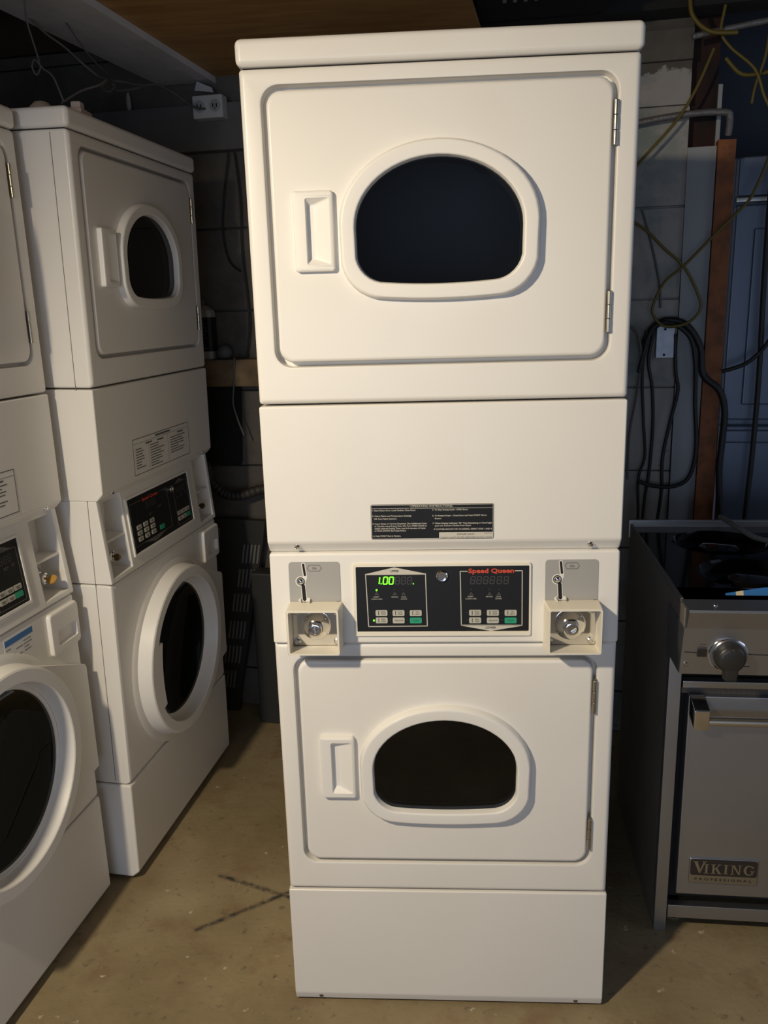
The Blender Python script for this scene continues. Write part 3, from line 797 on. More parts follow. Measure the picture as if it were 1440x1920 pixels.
# control panel: lower slab with the knob, upper slab rising to the landing ledge
bm = B()
def slab(x0, x1, prof, bev):
    a = [bm.verts.new((x0, p[0], p[1])) for p in prof]; b = [bm.verts.new((x1, p[0], p[1])) for p in prof]; n = len(prof)
    fs = [bm.faces.new((a[i], a[(i + 1) % n], b[(i + 1) % n], b[i])) for i in range(n)] + [bm.faces.new(a), bm.faces.new(b[::-1])]
    return fs
slab(-.003, RW + .003, [(.03, .742), (-.103, .742), (-.124, .8545), (.03, .8545)], 0)
pn = finish('control_panel', bm, 'steel', rg, smooth=0)
bm = B(); slab(.002, RW - .002, [(.03, .8545), (-.1235, .8545), (-.1375, .895), (-.135, .900), (-.068, .900), (-.066, .893), (.03, .893)], 0)
ld = finish('landing_ledge', bm, 'steel', rg, smooth=0)
def pf(x, z, off=0.): 
    k = (-.124 + .103) / (.8545 - .742); return Vector((x, -.103 + (z - .742) * k - off, z))
def pfn(v): return pf(v.x, v.z, -v.y)
bm = B(); stroke(bm, [(.004, .797), (.032, .796)], .0028, 0, -.0006, fn=pfn); stroke(bm, [(.125, .794), (.40, .789)], .0022, 0, -.0006, fn=pfn)
stroke(bm, [(.0325, .817), (.0465, .816)], .0012, 0, -.0004, fn=pfn); stroke(bm, [(.031, .8105), (.047, .8100)], .0012, 0, -.0004, fn=pfn); stroke(bm, [(.117, .764), (.140, .7635)], .0015, 0, -.0004, fn=pfn)
finish('printed_marks', bm, 'print_dark', pn, smooth=0)
bm = B(); box(bm, .0290, .0485, -.004, .001, .7870, .8060, .001, 2, pfn); lab(finish('light_switch', bm, 'knob_black', pn), 'square black switch')
for x, z, r in ((.0085, .767, .005), ):
    bm = B(); p = pf(x, z); lathe(bm, [(r, 0), (r, .002), (r * .6, .004)], tuple(p), 'y', 14); lab(finish('screw', bm, 'chrome', pn), 'shiny screw')
bm = B(); lathe(bm, [(.005, 0), (.005, .002), (.003, .0035)], (.062, -.104, .900), 'z', 14); lab(finish('screw', bm, 'chrome', ld), 'shiny screw')
# knob
kc = pf(.092, .794)
bm = B(); lathe(bm, [(.041, 0), (.041, .004), (.036, .007), (.034, .012), (.033, .012)], tuple(kc), 'y', 40); kb = lab(finish('knob_bezel', bm, 'chrome', pn, smooth=50), 'chrome bezel ring')
bm = B(); lathe(bm, [(.033, .004), (.033, .016), (.031, .026), (.028, .032), (.022, .035), (.001, .035)], tuple(kc), 'y', 40)
vs = box(bm, kc.x - .015, kc.x + .017, kc.y - .034, kc.y - .008, kc.z - .050, kc.z - .004, .006, 3)
for v in vs:
    if v.co.z < kc.z - .03: v.co.x = kc.x + .001 + (v.co.x - kc.x - .001) * .85
finish('knob', bm, 'knob_black', pn, smooth=50)
bm = B(); kk = kc + Vector((0, -.0355, 0))
stroke(bm, [(kk.x + .021 * cos(t * .12 + 1.9), kk.z + .021 * sin(t * .12 + 1.9)) for t in range(9)], .0016, kk.y + .0005, kk.y - .0003)
stroke(bm, [(kk.x, kk.z + .020), (kk.x + .001, kk.z + .024)], .0016, kk.y + .004, kk.y + .0005)
finish('knob_marks', bm, 'satin', kb, smooth=0)
# cooktop
bm = B()
rim = [(.0, -.068), (RW, -.068), (RW, .565), (.0, .565)]
vo = [bm.verts.new((x, y, .893)) for x, y in rim]
wells = [(.205, .135), (.205, .400), (.555, .135), (.555, .400)]
rings = []
for wx, wy in wells:
    L = [bm.verts.new((wx + .122 * cos(2 * pi * k / 48), wy + .118 * sin(2 * pi * k / 48), .893)) for k in range(48)]
    rings.append(L)
    prev = L
    for s, dz in ((.985, -.004), (.93, -.016), (.80, -.028), (.55, -.034)):
        cur = [bm.verts.new((wx + .122 * s * cos(2 * pi * k / 48), wy + .118 * s * sin(2 * pi * k / 48), .893 + dz)) for k in range(48)]
        for k in range(48): bm.faces.new((prev[k], prev[(k + 1) % 48], cur[(k + 1) % 48], cur[k]))
        prev = cur
    bm.faces.new(prev)
polys = [[v.co.copy() for v in vo]] + [[v.co.copy() for v in L] for L in rings]; allv = vo + [v for L in rings for v in L]
for t in tessellate_polygon(polys):
    try: bm.faces.new([allv[i] for i in t])
    except ValueError: pass
ct = finish('cooktop', bm, 'enamel_black', rg, smooth=50)
for wx, wy in wells:
    bm = B(); lathe(bm, [(.040, 0), (.040, .010), (.050, .014), (.050, .020), (.044, .024), (.001, .027)], (wx, wy, .859), 'z', 32); finish('burner', bm, 'porcelain', rg, smooth=50)
for x in (0., RW - .006):
    bm = B(); box(bm, x, x + .006, -.066, .565, .890, .902, .001, 2); finish('side_rim', bm, 'range_black', rg)
bm = B(); box(bm, -.004, RW, .558, .572, .86, .912, .002, 2); finish('back_rim', bm, 'steel_light', rg)
# a torn strip of blue and cream film at the front of the cooktop
def rgp(x, y, z): 
    a = -.058; return Vector((.518 + x * cos(a) - y * sin(a), .245 + x * sin(a) + y * cos(a), z))
fs = thing('packing_strip', 'thin torn strip of blue and cream packing film on the cooktop front edge', 'packing film', tuple(rgp(.14, -.022, .8935)), -.058)
for nm, mt, x0, x1 in (('blue_piece', 'tape_blue', -.034, -.012), ('cream_piece', 'tape_cream', -.012, .004), ('blue_piece', 'tape_blue', .004, .062), ('cream_piece', 'tape_cream', .062, .12)):
    bm = B()
    L0 = []; 
    for k in range(7):
        x = x0 + (x1 - x0) * k / 6; h = min(.016, .003 + (x + .034) * .16) 
        L0.append([(x, 0., 0.), (x, .0015, 0.), (x, .004 + h * .35, h), (x, .0025 + h * .35, h)])
    loft(bm, L0, True, True); finish(nm, bm, mt, fs)
bm = B(); tube(bm, [rgp(.246, .552, .924), rgp(.252, .51, .925), rgp(.268, .45, .918), rgp(.30, .40, .905), rgp(.36, .37, .901), rgp(.44, .36, .901)], .0075, 12, sub=8)
tag(finish('gas_hose', bm, 'hose_grey'), 'grey braided hose draped over the back of the cooktop', 'hose')

# ------------------------------------------------------------------ the room
TT = .15; WO = Vector((-.77, 1.45, 0)); WX = Vector((cos(TT), -sin(TT), 0)); WN = Vector((-sin(TT), -cos(TT), 0))    # WN: out of the wall towards the room
def wp(u, z, off=0.): return WO + WX * u + Vector((0, 0, z)) + WN * off
def wallbox(bm, u0, u1, o0, o1, z0, z1, bev=0., seg=2):
    vs = box(bm, u0, u1, -o1, -o0, z0, z1, bev, seg)
    for v in vs: v.co = wp(v.co.x, v.co.z, -v.co.y)
    return vs
def wallpoly(bm, pts, o0, o1):
    plate(bm, pts, -o0, -o1, lambda v: wp(v.x, v.z, -v.y))

# floor material: stained brown concrete with a black crossed scuff
def floor_material():
    m = bpy.data.materials.new('concrete'); m.use_nodes = True; nt = m.node_tree; b = nt.nodes['Principled BSDF']
    N = nt.nodes.new; Lk = nt.links.new
    g = N('ShaderNodeNewGeometry')
    def noise(scale, detail, lo, hi):
        n = N('ShaderNodeTexNoise'); n.inputs['Scale'].default_value = scale; n.inputs['Detail'].default_value = detail; n.inputs['Roughness'].default_value = .6
        Lk(g.outputs['Position'], n.inputs['Vector'])
        mr = N('ShaderNodeMapRange'); mr.inputs['From Min'].default_value = lo; mr.inputs['From Max'].default_value = hi
        Lk(n.outputs['Fac'], mr.inputs['Value']); return mr.outputs['Result']
    def mix(f, c1, c2):
        x = N('ShaderNodeMix'); x.data_type = 'RGBA'
        Lk(f, x.inputs[0])
        for sck, c in ((6, c1), (7, c2)):
            if isinstance(c, tuple): x.inputs[sck].default_value = (*c, 1)
            else: Lk(c, x.inputs[sck])
        return x.outputs[2]
    col = mix(noise(2.3, 6, .35, .68), (.215, .165, .09), (.33, .265, .16))
    col = mix(noise(7.5, 5, .52, .72), col, (.22, .15, .085))
    col = mix(noise(1.1, 3, .60, .75), col, (.44, .37, .25))
    col = mix(noise(34., 4, .60, .72), col, (.17, .135, .085))
    col = mix(noise(26., 3, .68, .74), col, (.50, .44, .34))
    col = mix(noise(90., 2, .70, .76), col, (.09, .07, .05))
    # scuffs
    tot = None
    for a, c in (((-.625, .425), (-.405, .338)), ((-.632, .218), (-.405, .372))):
        pa = N('ShaderNodeVectorMath'); pa.operation = 'SUBTRACT'; Lk(g.outputs['Position'], pa.inputs[0]); pa.inputs[1].default_value = (*a, 0)
        ba = Vector((c[0] - a[0], c[1] - a[1], 0))
        dt = N('ShaderNodeVectorMath'); dt.operation = 'DOT_PRODUCT'; Lk(pa.outputs[0], dt.inputs[0]); dt.inputs[1].default_value = ba / ba.length_squared
        cl = N('ShaderNodeClamp'); Lk(dt.outputs['Value'], cl.inputs[0])
        sc = N('ShaderNodeVectorMath'); sc.operation = 'SCALE'; sc.inputs[0].default_value = ba; Lk(cl.outputs[0], sc.inputs['Scale'])
        df = N('ShaderNodeVectorMath'); df.operation = 'SUBTRACT'; Lk(pa.outputs[0], df.inputs[0]); Lk(sc.outputs[0], df.inputs[1])
        ln = N('ShaderNodeVectorMath'); ln.operation = 'LENGTH'; Lk(df.outputs[0], ln.inputs[0])
        mr = N('ShaderNodeMapRange'); mr.inputs['From Min'].default_value = .012; mr.inputs['From Max'].default_value = .002; Lk(ln.outputs['Value'], mr.inputs['Value'])
        if tot is None: tot = mr.outputs['Result']
        else:
            mx = N('ShaderNodeMath'); mx.operation = 'MAXIMUM'; Lk(tot, mx.inputs[0]); Lk(mr.outputs['Result'], mx.inputs[1]); tot = mx.outputs[0]
    nz = noise(45., 4, .25, .6); mu = N('ShaderNodeMath'); mu.operation = 'MULTIPLY'; Lk(tot, mu.inputs[0]); Lk(nz, mu.inputs[1])
    col = mix(mu.outputs[0], col, (.045, .042, .040))
    Lk(col, b.inputs['Base Color']); b.inputs['Roughness'].default_value = .72; b.inputs['Specular IOR Level'].default_value = .3
    n = N('ShaderNodeTexNoise'); n.inputs['Scale'].default_value = 60; n.inputs['Detail'].default_value = 5; Lk(g.outputs['Position'], n.inputs['Vector'])
    bp = N('ShaderNodeBump'); bp.inputs['Strength'].default_value = .15; bp.inputs['Distance'].default_value = .01; Lk(n.outputs['Fac'], bp.inputs['Height']); Lk(bp.outputs[0], b.inputs['Normal'])
    MATS['concrete'] = m
floor_material()
def wall_material():
    """board-marked concrete: bare grey brown on the left, peeling teal and white paint to the right of the dryer"""
    m = bpy.data.materials.new('board_wall'); m.use_nodes = True; nt = m.node_tree; b = nt.nodes['Principled BSDF']
    N = nt.nodes.new; Lk = nt.links.new
    tc = N('ShaderNodeTexCoord'); sp = N('ShaderNodeSeparateXYZ'); Lk(tc.outputs['Object'], sp.inputs[0])
    def noise(scale, detail, lo, hi):
        n = N('ShaderNodeTexNoise'); n.inputs['Scale'].default_value = scale; n.inputs['Detail'].default_value = detail; n.inputs['Roughness'].default_value = .65
        Lk(tc.outputs['Object'], n.inputs['Vector'])
        mr = N('ShaderNodeMapRange'); mr.inputs['From Min'].default_value = lo; mr.inputs['From Max'].default_value = hi
        Lk(n.outputs['Fac'], mr.inputs['Value']); return mr.outputs['Result']
    def mix(f, c1, c2):
        x = N('ShaderNodeMix'); x.data_type = 'RGBA'; Lk(f, x.inputs[0])
        for sck, c in ((6, c1), (7, c2)):
            if isinstance(c, tuple): x.inputs[sck].default_value = (*c, 1)
            else: Lk(c, x.inputs[sck])
        return x.outputs[2]
    bare = mix(noise(5., 6, .35, .65), (.095, .085, .072), (.15, .135, .118))
    bias = N('ShaderNodeMath'); bias.operation = 'MULTIPLY_ADD'; Lk(sp.outputs['X'], bias.inputs[0]); bias.inputs[1].default_value = 2.6; bias.inputs[2].default_value = -3.35
    nn = N('ShaderNodeMath'); nn.operation = 'ADD'; nn.use_clamp = True; Lk(noise(3.2, 6, .42, .62), nn.inputs[0]); Lk(bias.outputs[0], nn.inputs[1])
    paint = mix(nn.outputs[0], (.125, .185, .185), (.37, .35, .33))
    paint = mix(noise(16., 4, .68, .74), paint, (.12, .11, .10))
    st = N('ShaderNodeMapRange'); st.inputs['From Min'].default_value = 1.0; st.inputs['From Max'].default_value = 1.1; Lk(sp.outputs['X'], st.inputs['Value'])
    # paint begins below a ragged upper edge
    rg_ = N('ShaderNodeMath'); rg_.operation = 'MULTIPLY_ADD'; Lk(noise(9., 4, 0., 1.), rg_.inputs[0]); rg_.inputs[1].default_value = .22; Lk(sp.outputs['Z'], rg_.inputs[2])
    hi = N('ShaderNodeMapRange'); hi.inputs['From Min'].default_value = 2.285; hi.inputs['From Max'].default_value = 2.275; Lk(rg_.outputs[0], hi.inputs['Value'])
    f = N('ShaderNodeMath'); f.operation = 'MULTIPLY'; Lk(st.outputs[0], f.inputs[0]); Lk(hi.outputs[0], f.inputs[1])
    Lk(mix(f.outputs[0], bare, paint), b.inputs['Base Color']); b.inputs['Roughness'].default_value = .85; b.inputs['Specular IOR Level'].default_value = .2
    n = N('ShaderNodeTexNoise'); n.inputs['Scale'].default_value = 22; n.inputs['Detail'].default_value = 6; Lk(tc.outputs['Object'], n.inputs['Vector'])
    bp = N('ShaderNodeBump'); bp.inputs['Strength'].default_value = .35; bp.inputs['Distance'].default_value = .01; Lk(n.outputs['Fac'], bp.inputs['Height']); Lk(bp.outputs[0], b.inputs['Normal'])
    MATS['board_wall'] = m
wall_material()
def ceiling_material():
    m = bpy.data.materials.new('plywood'); m.use_nodes = True; nt = m.node_tree; b = nt.nodes['Principled BSDF']
    N = nt.nodes.new; Lk = nt.links.new
    tc = N('ShaderNodeTexCoord'); mp = N('ShaderNodeMapping'); mp.inputs['Scale'].default_value = (1.2, 9, 1); Lk(tc.outputs['Object'], mp.inputs[0])
    n = N('ShaderNodeTexNoise'); n.inputs['Scale'].default_value = 3; n.inputs['Detail'].default_value = 6; n.inputs['Distortion'].default_value = .8; Lk(mp.outputs[0], n.inputs['Vector'])
    r = N('ShaderNodeValToRGB'); r.color_ramp.elements[0].position = .35; r.color_ramp.elements[1].position = .65
    r.color_ramp.elements[0].color = (.34, .175, .052, 1); r.color_ramp.elements[1].color = (.48, .26, .085, 1)
    Lk(n.outputs['Fac'], r.inputs[0]); Lk(r.outputs[0], b.inputs['Base Color']); b.inputs['Roughness'].default_value = .6
    MATS['plywood'] = m
ceiling_material()

bm = B(); box(bm, -2.2, 3.2, -4.2, 3.2, -.1, 0.); struct(finish('floor', bm, 'concrete', None, 0))
# back wall as grooved boards, in its own frame so that the paint follows it
bm = B(); u0, u1 = -1.0, 1.557
zs = [0., .16, .43, .70, .973, 1.25, 1.529, 1.805, 2.092, 2.36, 2.62]
for a, b_ in zip(zs, zs[1:]):
    box(bm, u0, u1, 0., .10, a + .004, b_ - .004)
    box(bm, u0, u1, .018, .10, b_ - .004, b_ + .004)
wall = finish('wall_back', bm, 'board_wall', None, 0); wall.location = WO; wall.rotation_euler = (0, 0, -TT); struct(wall)
bm = B()      # the side wall behind the left row
vs = box(bm, -.10, 0., -3.0, 1.6, 0, 2.62)
lw = finish('wall_left', bm, 'board_wall', None, 0); lw.location = (-1.83, .30, 0); lw.rotation_euler = (0, 0, -TT); struct(lw)
# ceiling: plywood sheet over the aisle, dark joist bays either side
def rowp(a, c, z):      # a along the row (away from the camera), c across to the right, from a point under the beam's right edge
    return Vector((-.846 + .1533 * a + .9882 * c, .645 + .9882 * a - .1533 * c, z))
def rowbox(bm, a0, a1, c0, c1, z0, z1, bev=0.):
    vs = box(bm, c0, c1, a0, a1, z0, z1, bev)
    for v in vs: v.co = rowp(v.co.y, v.co.x, v.co.z)
bm = B(); rowbox(bm, -4., .86, -.005, .90, 2.285, 2.30); struct(finish('ceiling', bm, 'plywood', None, 0))
bm = B(); rowbox(bm, -4., 2.4, -1.6, 3.6, 2.56, 2.60); struct(finish('ceiling', bm, 'joist_wood', None, 0))
for i in range(4):
    bm = B(); rowbox(bm, .78 - i * .6, .83 - i * .6, -1.2, -.26, 2.40, 2.56); struct(finish('trim_%d' % (i + 1), bm, 'joist_wood', None, 0))
# painted beam in two boards under the joists
bm = B()
A = [rowp(0, 0, 0), rowp(.81, 0, 0), Vector((-.76, 1.44, 0)), Vector((-.953, .63, 0))]
def quad_slab(bm, P4, z0, z1):
    a = [bm.verts.new((p.x, p.y, z0)) for p in P4]; b = [bm.verts.new((p.x, p.y, z1)) for p in P4]
    for i in range(4): bm.faces.new((a[i], a[(i + 1) % 4], b[(i + 1) % 4], b[i]))
    bm.faces.new(a[::-1]); bm.faces.new(b)
def ext(p, q, k): return p + (q - p) * k
quad_slab(bm, [ext(A[1], A[0], 3.), A[1], A[2], ext(A[2], A[3], 3.)], 2.265, 2.36); struct(finish('trim_5', bm, 'beam_paint', None, 0))
bm = B(); Lf, Ln = Vector((-.915, 1.455, 0)), Vector((-1.07, .687, 0))
quad_slab(bm, [ext(A[2], A[3], 3.) + Vector((-.004, 0, 0)), A[2] + Vector((-.004, 0, 0)), Lf, ext(Lf, Ln, 3.)], 2.268, 2.38); struct(finish('trim_6', bm, 'beam_paint', None, 0))
# header board on the back wall, left
bm = B(); wallbox(bm, -.9, .55, .0, .05, 2.05, 2.195, .004); struct(finish('trim_7', bm, 'header_paint', None))
# plate over the right hand wall
bm = B(); wallbox(bm, .6, 1.557, .0, .02, 2.215, 2.30, .003); struct(finish('trim_8', bm, 'board_wall', None))
bm = B(); wallbox(bm, .6, 2.6, .0, .10, 2.33, 2.50); struct(finish('trim_9', bm, 'near_black', None, 0))
# the dark opening, painted board and post right of the wall
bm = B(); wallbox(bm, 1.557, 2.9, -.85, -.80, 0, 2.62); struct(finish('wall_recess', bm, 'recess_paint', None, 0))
bm = B(); wallbox(bm, 1.560, 1.640, -.10, -.04, 1.97, 2.40); tag(finish('timber_stud', bm, 'red_dark', None, 0), 'dark red timber stud above the white painted board', 'timber')
bm = B(); wallbox(bm, 1.640, 1.652, -.06, -.03, 1.97, 2.15); tag(finish('lath_strip', bm, 'white_board', None, 0), 'narrow white strip beside the dark red stud', 'strip')
bm = B(); wallpoly(bm, [(1.557, 1.972), (1.640, 1.972), (1.640, 0.), (1.565, 0.)], -.02, .008); tag(finish('painted_board', bm, 'white_board', None, 0), 'narrow white painted board standing between the wall and the brown post', 'board')
bm = B(); wallpoly(bm, [(1.642, 1.987), (1.692, 1.985), (1.702, 0.), (1.642, 0.)], -.03, .022); tag(finish('wooden_post', bm, 'brown_post', None, 0), 'bare brown wooden post right of the white board', 'post')
# large grey metal cabinet further right
cab = thing('metal_cabinet', 'large blue grey metal cabinet behind the range, right of the brown post', 'cabinet', tuple(wp(2.06, 0, -.05)), -TT)
bm = B(); box(bm, -.345, .60, .04, .50, 0., 1.95, .006); finish('body', bm, 'cabinet_grey', cab)
for nm, z0, z1, ins in (('flap', 1.83, 1.945, 2), ('door', 1.135, 1.805, 1), ('drawer', .55, 1.115, 0)):
    bm = B(); box(bm, -.342, .597, .0, .04, z0, z1, .006, 3)
    if ins == 1:
        for x in (-.285, .20): box(bm, x, x + .34, -.006, .01, z0 + .05, z1 - .07, .006, 3)
    elif ins == 0: box(bm, -.342, .597, -.012, .01, z1 - .055, z1 - .012, .006, 3)
    finish(nm, bm, 'cabinet_grey', cab)
bm = B(); box(bm, -.342, .597, -.008, .01, 1.812, 1.828, .003); lab(finish('trim_strip', bm, 'steel_light', cab), 'bright metal strip')

# things against the left part of the back wall
bm = B(); wallbox(bm, -.6, .50, .0, .09, 1.270, 1.364, .004); tag(finish('wooden_ledge', bm, 'wood_ledge', None), 'rough wooden ledge on the back wall behind the dryers', 'ledge')
jg = thing('bottle', 'white jug with black label on the wooden ledge', 'bottle', tuple(wp(-.043, 1.364, .045)), -TT)
bm = B(); loft(bm, [[(p[0], p[1], z) for p in rrect(-.04 * s, .04 * s, -.03 * s, .03 * s, .015 * s, 4)] for s, z in ((.94, 0), (1., .006), (1., .155), (.93, .168), (.5, .182), (.36, .186))], True, True); finish('body', bm, 'jug_white', jg)
bm = B(); loft(bm, [[(p[0], p[1], z) for p in rrect(-.0407, .0407, -.0307, .0307, .0155, 4)] for z in (.028, .145)]); lab(finish('wraparound_label', bm, 'panel_black', jg), 'black label')
bm = B(); rnd = random.Random(5)
for i in range(9): stroke(bm, [(-.033, .135 - i * .012), (-.033 + rnd.uniform(.02, .06), .135 - i * .012)], .0022, -.0307, -.0312)
finish('label_print', bm, 'print_line', jg, smooth=0)
bm = B(); lathe(bm, [(.0165, 0), (.0165, .020), (.014, .024), (.001, .0245)], (0, 0, .185), 'z', 18); lab(finish('cap', bm, 'black_plastic', jg), 'black screw cap')
bm = B(); c = wp(.030, 1.364, .05)
lathe(bm, [(.012, 0), (.024, .008), (.028, .022), (.026, .034), (.017, .045), (.001, .049)], tuple(c), 'z', 20)
tag(finish('grey_ball', bm, 'soft_grey', None, 60), 'small round grey object beside the bottle on the wooden ledge', 'ball')
bm = B()
loft(bm, [[wp(*p) for p in ((-.072 - k * .002, z, .01), (.070 - k * .004, z, .01), (.072 - k * .004, z, .045 + .012 * sin(k)), (.02, z, .055 + .01 * cos(k * 2)), (-.04, z, .052), (-.074 - k * .002, z, .04))] for k, z in enumerate((1.27, 1.20, 1.12, 1.05, .99, .978))], True, True)
tag(finish('hanging_bag', bm, 'dark_cloth', None), 'black cloth bag hanging below the wooden ledge', 'bag')
bm = B()
def corr(t): return .018 + .0012 * math.sin(t * 150)
tube(bm, [wp(-.10, 1.02, .05), wp(-.066, .975, .06), wp(-.050, .920, .065), wp(.0, .878, .065), .5 * (wp(.063, .872, .065) + wp(.063, .874, .065)), wp(.14, .895, .06), wp(.24, .90, .05)], corr, 14, sub=24)
tag(finish('drain_hose', bm, 'hose_black', None, 60), 'black corrugated hose curving along the back wall between the dryers', 'hose')
# slotted dark panel leaning against the wall
sp_ = thing('slotted_panel', 'black slotted plastic panel leaning on the back wall between the dryers', 'panel', tuple(wp(.02, 0., .06)), -TT)
bm = B(); plate(bm, [(-.135, .785), (.125, .775), (.112, .700), (-.030, .045), (-.030, 0.), (-.15, 0.)], .03, .0)
finish('sheet', bm, 'black_plastic', sp_, smooth=0)
for (u, z) in [(-.045, .708), (.080, .648), (.056, .552), (.028, .453), (.004, .342), (-.021, .240), (-.051, .135)]:
    for k in range(5 if u > -.044 or z < .3 else 3):
        x = u - .03 - .02 + k * .0145
        bm = B(); plate(bm, [(x + .006, z + .036), (x + .0125, z + .036), (x - .001, z - .036), (x - .0075, z - .036)], .0, -.002); finish('slot', bm, 'slot_grey', sp_, smooth=0)
bm = B(); wallbox(bm, .105, .34, .06, .14, .0, .60, .008, 2)
box2 = finish('plastic_case', bm, 'black_plastic', None); tag(box2, 'dark upright plastic case half hidden behind the tall dryer', 'case')
# outlet box
ob = thing('outlet_box', 'white double outlet box on the header board above the left row', 'outlet', tuple(wp(.052, 2.176, .05)), -TT)
bm = B(); box(bm, -.052, .052, -.045, 0, -.036, .034, .004, 2); finish('box', bm, 'outlet_white', ob)
for x in (-.027, .027):
    bm = B(); lathe(bm, [(.018, 0), (.018, .003), (.016, .004), (.001, .004)], (x, -.045, 0), 'y', 20); so = finish('socket', bm, 'white_board', ob)
    bm = B(); box(bm, x - .008, x - .004, -.0498, -.0488, -.006, .006); box(bm, x + .004, x + .008, -.0498, -.0488, -.006, .006); box(bm, x - .002, x + .002, -.0498, -.0488, -.011, -.007); finish('socket_slots', bm, 'gap', so, smooth=0)
bm = B(); wallpoly(bm, [(-.005, 2.235), (.005, 2.262), (.055, 2.24), (.06, 2.225)], .05, .056); tag(finish('paper_scrap', bm, 'outlet_white', None, 0), 'pale torn scrap stuck above the double outlet box', 'scrap')
# odds and ends on top of the far machine
def top2(dx, dy, dz=.0): 
    return m2.matrix_world
bpy.context.view_layer.update()
M2 = m2.matrix_world.copy()
def on2(x, y, z): return M2 @ Vector((x, y, z))
bm = B(); box(bm, -.035, .035, -.015, .015, 0, .016, .004, 2); box(bm, -.030, -.004, -.012, .012, .012, .030, .004, 2)
o = finish('plastic_clip', bm, 'pink_thing', None); o.matrix_world = M2 @ Matrix.Translation((-.215, .035, 1.979)) @ Matrix.Rotation(.15, 4, 'Z'); tag(o, 'pinkish white plastic clip on top of the far washer dryer', 'clip')
bm = B(); lathe(bm, [(.030, 0), (.028, .012), (.016, .024), (.001, .028)], (0, 0, 0), 'z', 12)
o = finish('putty_lump', bm, 'beige_thing', None, 60); o.matrix_world = M2 @ Matrix.Translation((-.27, .10, 1.979)); tag(o, 'beige lump on top of the far washer dryer near its corner', 'lump')
# cords
cable_no = [0]
def cord(pts, r, mat, label, name='cord', cat='cord', off=.03, offs=None, group=None):
    bm = B(); q = [wp(u, z, (offs[i] if offs else off)) for i, (u, z) in enumerate(pts)]
    tube(bm, q, r, 7, sub=6); o = finish(name, bm, mat, None, 60); return tag(o, label, cat, group)
W_ = lambda pts, r, mat, label, **k: cord(pts, r, mat, label, **k)
W_([(1.527, 2.40), (1.527, 2.345), (1.539, 2.299), (1.586, 2.259), (1.66, 2.25)], .0065, 'teal_cable', 'short thick yellow cord dropping from the ceiling left of the dark red stud', off=.11)
W_([(1.630, 2.40), (1.626, 2.329), (1.619, 2.264), (1.648, 2.219), (1.716, 2.159), (1.746, 2.089), (1.773, 2.029), (1.777, 1.94), (1.737, 1.822), (1.702, 1.777), (1.636, 1.71), (1.555, 1.625), (1.501, 1.579), (1.472, 1.514), (1.473, 1.48), (1.508, 1.446), (1.572, 1.453), (1.610, 1.494), (1.599, 1.543), (1.555, 1.622), (1.496, 1.676), (1.437, 1.734), (1.38, 1.77)],
   .0045, 'teal_cable', 'long yellow cord looping in front of the white board and brown post', off=.085)
W_([(1.608, 2.229), (1.571, 2.138), (1.537, 2.074), (1.501, 2.025), (1.427, 1.946), (1.36, 1.87)], .0045, 'teal_cable', 'yellow cord slanting down across the peeling wall', off=.05)
W_([(1.642, 2.201), (1.682, 2.159), (1.72, 2.151), (1.77, 2.159), (1.90, 2.20)], .006, 'teal_cable', 'yellow cord sagging to the right in front of the grey cabinet', off=.05)
W_([(1.755, 2.33), (1.752, 2.26), (1.745, 2.19), (1.725, 2.12), (1.718, 2.07)], .004, 'teal_cable', 'thin yellow cord hanging straight down near the right edge', off=.07)
W_([(1.796, 2.0), (1.795, 1.773), (1.798, 1.521), (1.804, 1.291), (1.803, 1.033), (1.796, .835), (1.79, .60), (1.80, .30)], .0085, 'black_cable', 'thick black cable hanging straight in front of the grey cabinet', off=.04)
W_([(1.690, 1.302), (1.757, 1.325), (1.802, 1.366), (1.830, 1.410), (1.90, 1.52)], .0065, 'black_cable', 'black cable curving up to the right from the brown post', off=.06)
W_([(1.45, 1.38), (1.479, 1.439), (1.523, 1.463), (1.581, 1.445), (1.625, 1.377), (1.639, 1.292), (1.691, 1.241), (1.712, 1.172), (1.710, 1.067), (1.708, .978), (1.72, .82)], .011, 'black_cable', 'thickest black cable arching over the metal box to the brown post', off=.035)
W_([(1.44, 1.30), (1.472, 1.43), (1.525, 1.455), (1.59, 1.41), (1.612, 1.32), (1.618, 1.20), (1.630, 1.06), (1.615, .965), (1.57, .93), (1.50, .93), (1.455, .945)], .007, 'black_cable', 'black cable arching over the metal box and looping back below it', off=.05)
W_([(1.548, 1.42), (1.556, 1.30), (1.566, 1.24), (1.548, 1.14), (1.530, 1.02), (1.532, .90), (1.520, .75), (1.51, .5)], .006, 'black_cable', 'black cable hanging beside the right side of the metal box', off=.03)
W_([(1.486, 1.44), (1.470, 1.34), (1.486, 1.25), (1.494, 1.13), (1.490, .98), (1.478, .85), (1.47, .55)], .0055, 'black_cable', 'black cable hanging beside the left side of the metal box', off=.03)
W_([(1.46, 1.43), (1.452, 1.30), (1.462, 1.15), (1.472, 1.03), (1.455, .95), (1.46, .80), (1.45, .55)], .005, 'black_cable', 'thin black cable hanging left of the metal box near the dryer', off=.045)
W_([(1.40, 1.45), (1.432, 1.42), (1.446, 1.34), (1.436, 1.22), (1.42, 1.10), (1.42, .95)], .004, 'grey_cable', 'thin grey wire hanging against the wall beside the dryer edge', off=.05)
W_([(1.43, 1.80), (1.462, 1.70), (1.492, 1.58), (1.50, 1.50)], .004, 'grey_cable', 'thin grey wire running down to the metal box', off=.02)
W_([(.085, 2.045), (.062, 1.93), (.045, 1.80), (.060, 1.70), (.10, 1.66)], .003, 'black_cable', 'thin black wire hanging on the back wall above the bottle', off=.02)
